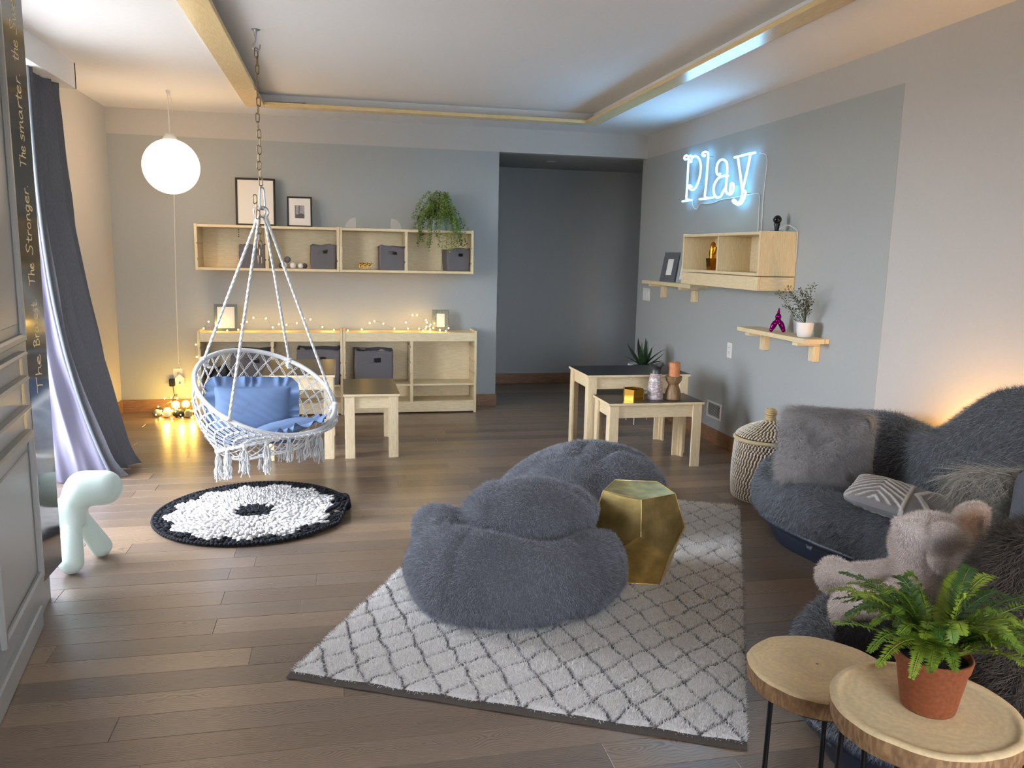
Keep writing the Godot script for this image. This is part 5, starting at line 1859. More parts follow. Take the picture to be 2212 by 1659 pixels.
# ------------------------------------------------------------------ neon sign
func neon() -> void:
	var o := thing("neon_sign", "white-blue neon sign reading play in serif script on the right wall", "neon sign")
	var lit := glow("neon_tube_glow", Color(0.45, 0.77, 1.0), 6.0)
	# (distance from the camera's wall along z, height)
	var letters := {
		"p": [[6.142, 2.144, 6.176, 2.145, 6.194, 2.158, 6.176, 2.172, 6.14, 2.17, 6.114, 2.156, 6.108, 2.138, 6.108, 2.062, 6.108, 1.935, 6.11, 1.845, 6.094, 1.83, 6.06, 1.824], [6.1, 2.159, 6.073, 2.163, 6.05, 2.152, 6.053, 2.136, 6.073, 2.125, 6.066, 2.113, 6.05, 2.116], [6.055, 2.126, 6.038, 2.145, 5.985, 2.15, 5.924, 2.127, 5.884, 2.084, 5.874, 2.04, 5.884, 1.984, 5.919, 1.932, 5.963, 1.902, 6.01, 1.896, 6.055, 1.909, 6.085, 1.929, 6.07, 1.935, 6.042, 1.931, 6.018, 1.918], [6.183, 1.819, 6.093, 1.82, 6.005, 1.818]],
		"l": [[5.814, 2.143, 5.818, 2.133, 5.843, 2.135, 5.86, 2.15, 5.842, 2.161, 5.801, 2.16, 5.765, 2.148, 5.756, 2.122, 5.759, 2.067, 5.762, 1.978, 5.769, 1.889, 5.776, 1.837, 5.761, 1.823, 5.735, 1.82], [5.865, 1.817, 5.744, 1.815, 5.627, 1.816]],
		"a": [[5.541, 1.982, 5.549, 1.971, 5.573, 1.973, 5.597, 1.989, 5.605, 2.019, 5.591, 2.055, 5.549, 2.074, 5.498, 2.071, 5.454, 2.049, 5.437, 2.015, 5.434, 1.966, 5.436, 1.901, 5.442, 1.861], [5.414, 1.952, 5.478, 1.957, 5.533, 1.954, 5.582, 1.942, 5.621, 1.912, 5.635, 1.875, 5.618, 1.836, 5.579, 1.813, 5.541, 1.81, 5.505, 1.82, 5.469, 1.855, 5.444, 1.872], [5.444, 1.872, 5.434, 1.848, 5.406, 1.828, 5.365, 1.82, 5.336, 1.83, 5.32, 1.857, 5.326, 1.885, 5.347, 1.895, 5.366, 1.89, 5.368, 1.86, 5.372, 1.834, 5.397, 1.826]],
		"y": [[5.334, 2.07, 5.241, 2.07, 5.135, 2.072, 5.044, 2.069], [5.284, 2.064, 5.271, 2.03, 5.243, 1.965, 5.216, 1.9, 5.194, 1.848, 5.179, 1.833, 5.15, 1.829, 5.144, 1.813, 5.156, 1.783, 5.181, 1.757, 5.213, 1.744, 5.256, 1.746, 5.301, 1.761, 5.324, 1.777], [5.11, 2.065, 5.126, 2.008, 5.146, 1.945, 5.17, 1.881, 5.186, 1.835, 5.191, 1.797, 5.207, 1.77, 5.236, 1.756, 5.269, 1.754, 5.301, 1.767, 5.312, 1.78, 5.29, 1.777, 5.271, 1.764]],
	}
	var pegs := Mb.new()
	for ch in letters:
		var b := Mb.new()
		var lo := Vector3.ONE * 99.0
		var hi := -lo
		for st in letters[ch]:
			var pts := []
			for k in range(0, st.size(), 2):
				var p := Vector3(2.70, st[k + 1], -st[k])
				pts.append(p)
				lo = lo.min(p)
				hi = hi.max(p)
			b.tube(spline(pts, 4), 0.0078, 8)
			var m: Vector3 = pts[pts.size() / 2]
			pegs.tube(PackedVector3Array([m + Vector3(0.004, 0, 0), Vector3(XR - 0.002, m.y, m.z)]), 0.004, 6)
		var q := pb("neon_tube_letter", b, lit, o)
		q.set_meta("label", "glowing neon letter " + ch)
		pass
	var al := AreaLight3D.new()
	al.name = "neon_light"
	add_child(al)
	al.position = Vector3(2.685, 1.96, -5.61)
	al.rotation.y = PI / 2
	al.area_size = Vector2(1.15, 0.42)
	al.light_color = Color(0.55, 0.80, 1.0)
	al.light_energy = 0.9
	al.area_range = 12.0
	al.shadow_enabled = true
	var clear := mat("peg_clear", Color(0.75, 0.8, 0.85), 0.3)
	pb("wall_pegs", pegs, clear, o)
	for run in [[5.083, 1.807, 5.035, 1.806, 5.01, 1.793, 5.006, 1.739, 5.0, 1.5475], [5.044, 2.069, 4.985, 2.057, 4.957, 2.045, 4.942, 1.997, 4.948, 1.905, 4.955, 1.846, 4.959, 1.737, 4.953, 1.5475], [6.06, 1.82, 6.05, 1.78, 5.985, 1.748, 5.916, 1.789, 5.821, 1.784, 5.7, 1.781, 5.567, 1.797, 5.42, 1.797, 5.255, 1.805, 5.083, 1.807]]:
		var pts := []
		for k in range(0, run.size(), 2):
			pts.append(Vector3(2.733, run[k + 1], -run[k]))
		var b := Mb.new()
		b.tube(spline(pts, 5), 0.0036, 6)
		pb("supply_cord", b, M.white_plastic, o)


# ------------------------------------------------------------------ rugs
func floor_rugs() -> void:
	# diamond rug: a sheet of pile with dark lines pressed into it
	var o := thing("diamond_rug", "cream pile rug with a thin dark diamond lattice under the bean bags", "rug")
	var a := Vector3(-0.177, 0, -2.542)
	var u := Vector3(0.900, 0, 0.435)
	var v := Vector3(0.4555, 0, -0.890)
	var lu := 1.444
	var lv := 2.30
	var tuft := noise(40.0, 151, 2)
	var broad := noise(2.2, 152, 2)
	var wave := noise(1.3, 153, 2)
	var shade := func(s: float, t: float) -> float:
		# 0 on a line, 1 in a field; lines waver as knotted rows do
		var x := s * lu + 0.008 * wave.get_noise_2d(s * 9.0, t * 14.0) * 1.5
		var y := t * lv + 0.008 * wave.get_noise_2d(s * 9.0 + 50.0, t * 14.0) * 1.5
		var p := x / 0.131 + y / 0.188
		var q := x / 0.131 - y / 0.188
		var d := minf(absf(p - roundf(p)), absf(q - roundf(q)))
		return smoothstep(0.018, 0.055, d + 0.012 * tuft.get_noise_2d(s * 3.0, t * 5.0))
	var b := Mb.new()
	b.colored = true
	var nu := 210
	var nv := 330
	for i in nu:
		for j in nv:
			var s := float(i) / (nu - 1)
			var t := float(j) / (nv - 1)
			var sh: float = shade.call(s, t)
			var edge := minf(minf(s * lu, (1.0 - s) * lu), minf(t * lv, (1.0 - t) * lv))
			var hgt := (0.007 + 0.009 * sh + 0.004 * tuft.get_noise_2d(s * lu, t * lv)) * smoothstep(-0.004, 0.014, edge)
			hgt += 0.004 * maxf(0.0, broad.get_noise_2d(s * lu, t * lv))
			# two shallow ripples near the gold table
			hgt += 0.012 * exp(-pow((t * lv - 1.42 - 0.12 * s) / 0.05, 2.0)) * smoothstep(0.55, 0.8, s)
			var g := 1.0 + 0.14 * tuft.get_noise_2d(s * lu * 1.7 + 9.0, t * lv * 1.7) + 0.06 * broad.get_noise_2d(s * 2.0, t * 2.0)
			b.col = Color(0.10, 0.095, 0.10).lerp(Color(0.74, 0.71, 0.66) * g, sh)
			b.add(a + u * (s * lu) + v * (t * lv) + Vector3(0, maxf(hgt, 0.002) + 0.0005, 0))
	for i in nu - 1:
		for j in nv - 1:
			var p := i * nv + j
			b.tri(p, p + nv, p + nv + 1)
			b.tri(p, p + nv + 1, p + 1)
	var pile := cloth("rug_pile", Color(1, 1, 1), 0.95)
	pb("pile", b, pile, o)
	var inv := Transform2D(Vector2(u.x, u.z), Vector2(v.x, v.z), Vector2(a.x, a.z)).affine_inverse()
	fur(o, b, 110000, 0.0125, 0.0032, cloth("rug_tuft", Color(1, 1, 1), 0.95), 71, 0.0, 0.3, 0.16, null, "pile_tufts", func(p: Vector3) -> Color:
		var q := inv * Vector2(p.x, p.z)
		var sh: float = shade.call(q.x / lu, q.y / lv)
		return Color(0.10, 0.095, 0.10).lerp(Color(0.76, 0.73, 0.68), sh))
	var bind := Mb.new()
	bind.grid(60, 5, func(s: float, t: float) -> Vector3: return a + u * (lu * s) - v * (0.034 * t) + v * 0.006 + Vector3(0, 0.009 - 0.006 * t + 0.0015 * sin(s * 40.0), 0), false, false, true)
	pb("woven_binding", bind, grainy("binding", Color(0.42, 0.385, 0.345), 0.9, noise_tex(noise(0.2, 155, 2), [Color(0.6, 0.6, 0.6), Color(1, 1, 1)], 256), Vector3(6, 6, 6)), o)
	# round crochet rug: rings of bulky stitches
	var c := Vector3(-0.455, 0, -4.262)
	var ro := thing("round_rug", "round white crocheted rug with a black border and centre under the hanging chair", "rug", c)
	var parts := {"black_centre": Mb.new(), "white_field": Mb.new(), "black_border": Mb.new()}
	var r := RandomNumberGenerator.new()
	r.seed = 17
	var lift := func(x: float, z: float) -> float:
		# the right-hand rim is rucked up into a wave
		var an := atan2(z, x)
		var rad := sqrt(x * x + z * z)
		var near := exp(-pow((an - 0.15) / 0.42, 2.0)) * smoothstep(0.26, 0.5, rad)
		var w := 0.5 + 0.5 * sin((an - 0.15) * 11.0)
		return 0.066 * near * w + 0.010 * exp(-pow((rad - 0.36 - 0.05 * sin(an * 2.0)) / 0.03, 2.0)) * smoothstep(-0.3, 0.3, sin(an + 0.5))
	var step := 0.0215
	var ring := 0
	var rad := 0.010
	while rad < 0.495:
		var cnt := maxi(6, int(TAU * rad / 0.024))
		for k in cnt:
			var an := TAU * (k + 0.5 * (ring % 2)) / cnt + r.randf_range(-0.3, 0.3) * 0.01 / maxf(rad, 0.02)
			var rr := rad * (1.0 + 0.012 * sin(3.0 * an)) + r.randf_range(-0.006, 0.006)
			var key := "white_field"
			if rad < 0.088 + 0.010 * (k % 2):
				key = "black_centre"
			elif rad > 0.432 + 0.018 * sin(13.0 * an):
				key = "black_border"
			var x := cos(an) * rr * 0.975
			var z := sin(an) * rr * 1.02
			var y: float = 0.009 + r.randf_range(-0.003, 0.007) + lift.call(x, z)
			var m: Mb = parts[key]
			var out := Vector3(cos(an), 0, sin(an))
			var along := Vector3(-sin(an), 0, cos(an))
			var bs := Basis(along, Vector3.UP, -out)
			# a stitch: two fat strands leaning together like a V
			for s in [-1.0, 1.0]:
				var q: Vector3 = Vector3(x, y, z) + along * 0.0058 * s
				m.ball(q, Vector3(0.0076, 0.0090, 0.0165) * r.randf_range(0.82, 1.22), 8, 5, bs * Basis(Vector3.UP, (0.42 + r.randf_range(-0.3, 0.3)) * s) * Basis(Vector3.RIGHT, 0.25))
		rad += step
		ring += 1
	var edge := Mb.new()
	for lvl in 2:
		for k in 150:
			var an := TAU * (k + 0.5 * lvl) / 150.0
			var rr := (0.497 + 0.006 * lvl) * (1.0 + 0.012 * sin(3.0 * an))
			var x := cos(an) * rr * 0.975
			var z := sin(an) * rr * 1.02
			var along := Vector3(-sin(an), 0, cos(an))
			edge.ball(Vector3(x, 0.010 + 0.006 * lvl + lift.call(x, z), z), Vector3(0.0135, 0.0085, 0.009), 8, 5, Basis(along, Vector3.UP, Vector3(-cos(an), 0, -sin(an))) * Basis(Vector3.UP, 0.35))
	var base := Mb.new()
	base.grid(60, 14, func(s: float, t: float) -> Vector3:
		var an := TAU * s
		var rr := 0.49 * t
		var x := cos(an) * rr * 0.975
		var z := sin(an) * rr * 1.02
		return Vector3(x, 0.004 + lift.call(x, z), z), true, false)
	var wy := grainy("white_yarn", Color(0.82, 0.80, 0.77), 0.95, noise_tex(noise(0.12, 161, 3), [Color(0.88, 0.88, 0.88), Color(1, 1, 1)], 256), Vector3(12, 12, 12))
	var by := grainy("black_yarn", Color(0.055, 0.058, 0.075), 0.95, noise_tex(noise(0.12, 161, 3), [Color(0.8, 0.8, 0.8), Color(1, 1, 1)], 256), Vector3(12, 12, 12))
	pb("black_centre", parts["black_centre"], by, ro)
	pb("white_field", parts["white_field"], wy, ro)
	pb("black_border", parts["black_border"], by, ro)
	pb("corded_edge", edge, by, ro)
	pb("ground_weave", base, mat("yarn_ground", Color(0.55, 0.50, 0.45), 0.95), ro)


# ------------------------------------------------------------------ bean bags, gold table, dog stool, lidded basket
func seating() -> void:
	var hair := cloth("bean_hair", Color(0.55, 0.56, 0.58), 0.85)
	var skin := mat("bean_skin", Color(0.36, 0.37, 0.385), 0.95)
	var gold_at := Vector3(1.2347, 0.20, -3.1285)
	# near bean bag: a fat ring with a high lobe behind it and a small roll at the left
	var d1 := func(p: Vector3) -> float:
		var q := p - Vector3(0.672, 0.0, -3.00)
		var e := q / Vector3(1.0, 1.0, 0.83)
		var ringd := Vector2(Vector2(e.x, e.z).length() - 0.265, e.y - 0.155).length() - 0.180 - 0.012 * sin(atan2(e.z, e.x) * 3.0 + 1.0)
		var d := smin(ringd, ell(q, Vector3(0, 0.11, 0), Vector3(0.38, 0.13, 0.32)), 0.05)
		# squash the ring's front lower than its back
		var lobe := ell(q, Vector3(0.075, 0.262, -0.085), Vector3(0.325, 0.200, 0.270))
		var gap := d - lobe
		d = smin(d, lobe, 0.008) + 0.055 * exp(-pow(gap / 0.034, 2.0))
		d = smin(d, ell(q, Vector3(-0.285, 0.255, -0.13), Vector3(0.115, 0.105, 0.16)), 0.014)
		d += 0.020 * dents.get_noise_3d(p.x * 14, p.y * 14, p.z * 14) + 0.010 * dents.get_noise_3d(p.x * 40, p.y * 18 + 9, p.z * 40)
		# seams: shallow grooves running down the side
		var an := atan2(e.x, e.z)
		for s in [-0.85, 0.55, 1.7]:
			d += 0.010 * exp(-pow((an - s - 0.1 * sin(q.y * 9.0)) / 0.035, 2.0))
		d = maxf(d, 0.027 - p.y)
		return maxf(d, -((p - gold_at).length() - 0.222))
	var b1 := Mb.new()
	b1.nets(d1, Vector3(0.15, 0.0, -3.45), Vector3(1.20, 0.52, -2.55), 0.014)
	var o1 := thing("bean_bag", "near charcoal fluffy bean bag, creased like a seat, on the diamond rug", "bean bag", Vector3.ZERO, 0.0, "fluffy bean bags")
	pb("cover", b1, skin, o1)
	fur(o1, b1, 90000, 0.017, 0.0014, hair, 21, 0.5, 0.25, 0.45, func(p: Vector3) -> bool: return p.y > 0.024, "fur")
	# far bean bag: a flatter dome with dimples
	var d2 := func(p: Vector3) -> float:
		var q := p - Vector3(1.245, 0.0, -3.93)
		var d := ell(q, Vector3(0, 0.150, 0), Vector3(0.445, 0.165, 0.40))
		d = smin(d, ell(q, Vector3(0.05, 0.225, -0.02), Vector3(0.315, 0.178, 0.28)), 0.10)
		for s in [[0.10, 0.10, 0.55], [-0.02, 0.02, 1.0], [0.22, 0.04, 0.2]]:
			var line := (Vector2(q.x, q.z) - Vector2(s[0], s[1])).rotated(s[2])
			d += 0.028 * exp(-pow(line.y / 0.022, 2.0) - pow(line.x / 0.10, 2.0)) * smoothstep(0.2, 0.34, q.y)
		d += 0.026 * dents.get_noise_3d(p.x * 12, p.y * 12, p.z * 12) + 0.010 * dents.get_noise_3d(p.x * 40, p.y * 30, p.z * 40)
		return maxf(d, 0.027 - p.y)
	var b2 := Mb.new()
	b2.nets(d2, Vector3(0.76, 0.0, -4.38), Vector3(1.74, 0.46, -3.48), 0.016)
	var o2 := thing("bean_bag", "far charcoal fluffy bean bag, a low dome behind the gold side table", "bean bag", Vector3.ZERO, 0.0, "fluffy bean bags")
	pb("cover", b2, skin, o2)
	fur(o2, b2, 60000, 0.016, 0.0016, hair, 22, 0.4, 0.25, 0.45, func(p: Vector3) -> bool: return p.y > 0.03, "fur")
	# gold twelve-sided table
	var g := thing("faceted_side_table", "antique gold twelve-sided faceted side table on the diamond rug", "side table", Vector3(1.2347, 0.0245, -3.1285))
	var brushed := grainy("aged_gold", Color(1.0, 0.88, 0.58), 0.36, noise_tex(noise(0.012, 171, 4), [Color(0.72, 0.70, 0.66), Color(1, 1, 1)], 256), Vector3(2.5, 2.5, 2.5), bump_tex(noise(0.03, 172, 3), 2.0), 0.25, 1.0)
	var rt := 0.1581
	var rm := 0.2061
	var hh := 0.3725
	var dy := 0.1399
	var th := 1.8536
	var ring := func(rad: float, y: float, off: float, k: int) -> Vector3:
		var t := th + TAU * (k + off) / 5.0
		return Vector3(rad * cos(t), y, rad * sin(t))
	var fc := func(called: String, pts: Array, out: Vector3) -> void:
		var m := Mb.new()
		m.poly(pts, out)
		pb(called, m, brushed, g)
	var tops := []
	var lows := []
	for k in 5:
		tops.append(ring.call(rt, hh, 0.0, k))
		lows.append(ring.call(rt, 0.0, 0.5, k))
	fc.call("top_facet", tops, Vector3.UP)
	fc.call("bottom_facet", lows, Vector3.DOWN)
	for k in 5:
		var t0: Vector3 = ring.call(rt, hh, 0.0, k)
		var t1: Vector3 = ring.call(rt, hh, 0.0, k + 1)
		var m0: Vector3 = ring.call(rm, hh - dy, 0.0, k)
		var m1: Vector3 = ring.call(rm, hh - dy, 0.0, k + 1)
		var l0: Vector3 = ring.call(rm, dy, 0.5, k)
		fc.call("facet", [t0, t1, m1, l0, m0], (t0 + t1) * Vector3(1, 0, 1) + Vector3(0, 0.1, 0))
		var q0: Vector3 = ring.call(rt, 0.0, 0.5, k)
		var q1: Vector3 = ring.call(rt, 0.0, 0.5, k + 1)
		var w0: Vector3 = ring.call(rm, dy, 0.5, k)
		var w1: Vector3 = ring.call(rm, dy, 0.5, k + 1)
		fc.call("facet", [q0, q1, w1, m1, w0], (q0 + q1) * Vector3(1, 0, 1) - Vector3(0, 0.1, 0))
	# weld lines along the edges
	var seam := Mb.new()
	for k in 5:
		for e in [[ring.call(rt, hh, 0.0, k), ring.call(rt, hh, 0.0, k + 1)], [ring.call(rt, hh, 0.0, k), ring.call(rm, hh - dy, 0.0, k)], [ring.call(rm, hh - dy, 0.0, k), ring.call(rm, dy, 0.5, k)], [ring.call(rm, hh - dy, 0.0, k + 1), ring.call(rm, dy, 0.5, k)], [ring.call(rm, dy, 0.5, k), ring.call(rt, 0.0, 0.5, k)], [ring.call(rt, 0.0, 0.5, k), ring.call(rt, 0.0, 0.5, k + 1)]]:
			seam.tube(PackedVector3Array([e[0], e[1]]), 0.0022, 6)
	pb("welded_edges", seam, brushed, g)
	# abstract dog stool
	var ds := func(p: Vector3) -> float:
		var d := cap(p, Vector3(-1.090, 0.341, -3.65), Vector3(-1.012, 0.341, -3.652), 0.077, 0.075)
		d = smin(d, cap(p, Vector3(-1.128, 0.300, -3.65), Vector3(-1.150, 0.235, -3.65), 0.052, 0.056), 0.035)
		d = smin(d, cap(p, Vector3(-1.15, 0.235, -3.65), Vector3(-1.40, 0.250, -3.66), 0.056, 0.062), 0.03)
		d = smin(d, cap(p, Vector3(-1.140, 0.230, -3.63), Vector3(-1.128, 0.0505, -3.545), 0.036, 0.0495), 0.022)
		d = smin(d, cap(p, Vector3(-1.135, 0.235, -3.67), Vector3(-1.062, 0.0475, -3.735), 0.034, 0.0465), 0.022)
		d = smin(d, cap(p, Vector3(-1.39, 0.240, -3.63), Vector3(-1.43, 0.0485, -3.56), 0.040, 0.0475), 0.022)
		return smin(d, cap(p, Vector3(-1.39, 0.240, -3.69), Vector3(-1.43, 0.0485, -3.77), 0.040, 0.0475), 0.022)
	var db := Mb.new()
	db.nets(ds, Vector3(-1.53, -0.012, -3.86), Vector3(-0.92, 0.45, -3.46), 0.0095)
	one("dog_stool", db, mat("satin_white", Color(0.76, 0.81, 0.76), 0.42), "pale green-white abstract dog-shaped plastic stool beside the wardrobe", "stool")
	# lidded basket
	var bk := thing("lidded_basket", "round woven cream basket with a conical lid and knob beside the sofa", "basket", Vector3(2.425, 0, -4.14))
	var weave := mat("grass_coil", Color(0.47, 0.36, 0.24), 0.85)
	var lace := mat("cream_lacing", Color(0.84, 0.81, 0.74), 0.75)
	# the lacing: a slanting stitch over each coil, in a plane of its own
	var laced := func(prof: Callable, rows: int, gap: float) -> Mb:
		var m := Mb.new()
		for row in rows:
			var q0: Vector2 = prof.call(float(row) / rows)
			var q1: Vector2 = prof.call(float(row + 1) / rows)
			var mid := (q0 + q1) / 2
			var cnt := maxi(8, int(TAU * mid.x / gap))
			var along := q1 - q0
			for k in cnt:
				var an := TAU * (k + 0.5 * (row % 2)) / cnt
				var out := Vector3(cos(an), 0, sin(an))
				var tan := Vector3(-sin(an), 0, cos(an))
				var up := (out * along.x + Vector3(0, along.y, 0)).normalized()
				var nn := tan.cross(up)
				if nn.dot(out + Vector3.UP) < 0.0:
					nn = -nn
				m.ball(out * mid.x + Vector3(0, mid.y, 0) + nn * 0.0045, Vector3(gap * 0.30, along.length() * 0.60, 0.0046), 7, 5, Basis(tan, up, nn) * Basis(Vector3.BACK, 0.30))
		return m
	var coil := func(prof: Callable, rows: int, per: int, first_row: int) -> Mb:
		var m := Mb.new()
		var nu := per * 4
		var nv := rows * 5 + 1
		for i in nu:
			for j in nv:
				var s := float(i) / nu
				var t := float(j) / (nv - 1)
				var row := t * rows
				var q: Vector2 = prof.call(t)
				var lump := sin(PI * fposmod(row, 1.0))
				var an := TAU * s
				m.add(Vector3(cos(an) * (q.x + 0.004 * lump), q.y, sin(an) * (q.x + 0.004 * lump)))
		for i in nu:
			for j in nv - 1:
				var p := i * nv + j
				var w := ((i + 1) % nu) * nv + j
				m.tri(p, p + 1, w + 1)
				m.tri(p, w + 1, w)
		return m
	var lerp_profile := func(pts: Array, t: float) -> Vector2:
		var f := t * (pts.size() - 1)
		var k := mini(int(f), pts.size() - 2)
		return pts[k].lerp(pts[k + 1], f - k)
	var bp := [Vector2(0.175, 0.0), Vector2(0.190, 0.015), Vector2(0.197, 0.10), Vector2(0.197, 0.19), Vector2(0.190, 0.29), Vector2(0.186, 0.345)]
	pb("woven_body", coil.call(func(t: float) -> Vector2: return lerp_profile.call(bp, t), 22, 60, 0), weave, bk)
	pb("lacing", laced.call(func(t: float) -> Vector2: return lerp_profile.call(bp, t), 22, 0.0190), lace, bk)
	var rim := Mb.new()
	var hoop := PackedVector3Array()
	var hr := []
	for k in 240:
		hoop.append(Vector3(cos(TAU * k / 240) * 0.190, 0.352, sin(TAU * k / 240) * 0.190))
		hr.append(0.0125 if k % 3 else 0.0112)
	rim.tube(hoop, hr, 10, true)
	pb("bound_rim", rim, mat("bound_straw", Color(0.74, 0.67, 0.52), 0.8), bk)
	var lp := [Vector2(0.186, 0.366), Vector2(0.170, 0.385), Vector2(0.125, 0.412), Vector2(0.075, 0.432), Vector2(0.042, 0.446), Vector2(0.030, 0.455)]
	var lid := pb("lid", coil.call(func(t: float) -> Vector2: return lerp_profile.call(lp, t), 10, 60, 0), weave, bk)
	pb("lid_lacing", laced.call(func(t: float) -> Vector2: return lerp_profile.call(lp, t), 10, 0.0190), lace, lid)
	var kp := [Vector2(0.034, 0.446), Vector2(0.027, 0.462), Vector2(0.024, 0.475), Vector2(0.029, 0.492), Vector2(0.030, 0.508), Vector2(0.022, 0.520), Vector2(0.006, 0.523)]
	var kn := Mb.new()
	var kb := PackedVector3Array()
	for k in 260:
		var t := k / 259.0
		var q: Vector2 = lerp_profile.call(kp, t)
		kb.append(Vector3(cos(t * TAU * 8.0) * q.x, q.y, sin(t * TAU * 8.0) * q.x))
	kn.tube(kb, 0.0058, 7)
	pb("knob", kn, mat("knob_straw", Color(0.76, 0.67, 0.48), 0.8), lid)


# ------------------------------------------------------------------ curved sofa along the right wall
func plan_ring(ctrl: Array, per: int) -> PackedVector2Array:
	var p := spline(ctrl.map(func(q: Array) -> Vector3: return Vector3(q[0], 0, q[1])), per, true)
	var out := PackedVector2Array()
	for v in p:
		out.append(Vector2(v.x, v.z))
	return out


func inset(ring: PackedVector2Array, d: float) -> PackedVector2Array:
	var out := PackedVector2Array()
	var n := ring.size()
	var sgn := -1.0 if Geometry2D.is_polygon_clockwise(ring) else 1.0
	for k in n:
		var t := (ring[(k + 1) % n] - ring[(k - 1 + n) % n]).normalized()
		out.append(ring[k] + Vector2(-t.y, t.x) * d * sgn)
	return out


func stacked(rings: Array, heights: Array, rough := 0.0) -> Mb:
	var b := Mb.new()
	var n: int = rings[0].size()
	for k in rings.size():
		for j in n:
			var p: Vector2 = rings[k][j]
			var nz := rough * dents.get_noise_3d(p.x * 13, heights[k] * 13, p.y * 13)
			b.add(Vector3(p.x + nz, heights[k] + nz * 0.6, p.y + nz))
	for k in rings.size() - 1:
		for j in n:
			var a := k * n + j
			var c := k * n + (j + 1) % n
			b.tri(a, c + n, a + n)
			b.tri(a, c, c + n)
	var last: PackedVector2Array = rings[rings.size() - 1]
	var t := Geometry2D.triangulate_polygon(last)
	var off := (rings.size() - 1) * n
	for k in range(0, t.size(), 3):
		var x := (last[t[k + 1]] - last[t[k]]).cross(last[t[k + 2]] - last[t[k]])
		if x < 0.0:
			b.tri(off + t[k], off + t[k + 1], off + t[k + 2])
		else:
			b.tri(off + t[k], off + t[k + 2], off + t[k + 1])
	return b


const SOFA := [[2.34, -3.84], [2.11, -3.70], [1.995, -3.42], [2.03, -3.10], [2.10, -2.82], [2.05, -2.56], [1.84, -2.36], [1.54, -2.20], [1.31, -2.03], [1.225, -1.80], [1.32, -1.58], [1.58, -1.46], [1.95, -1.46], [2.22, -1.70], [2.40, -2.10], [2.50, -2.60], [2.54, -3.10], [2.53, -3.60]]


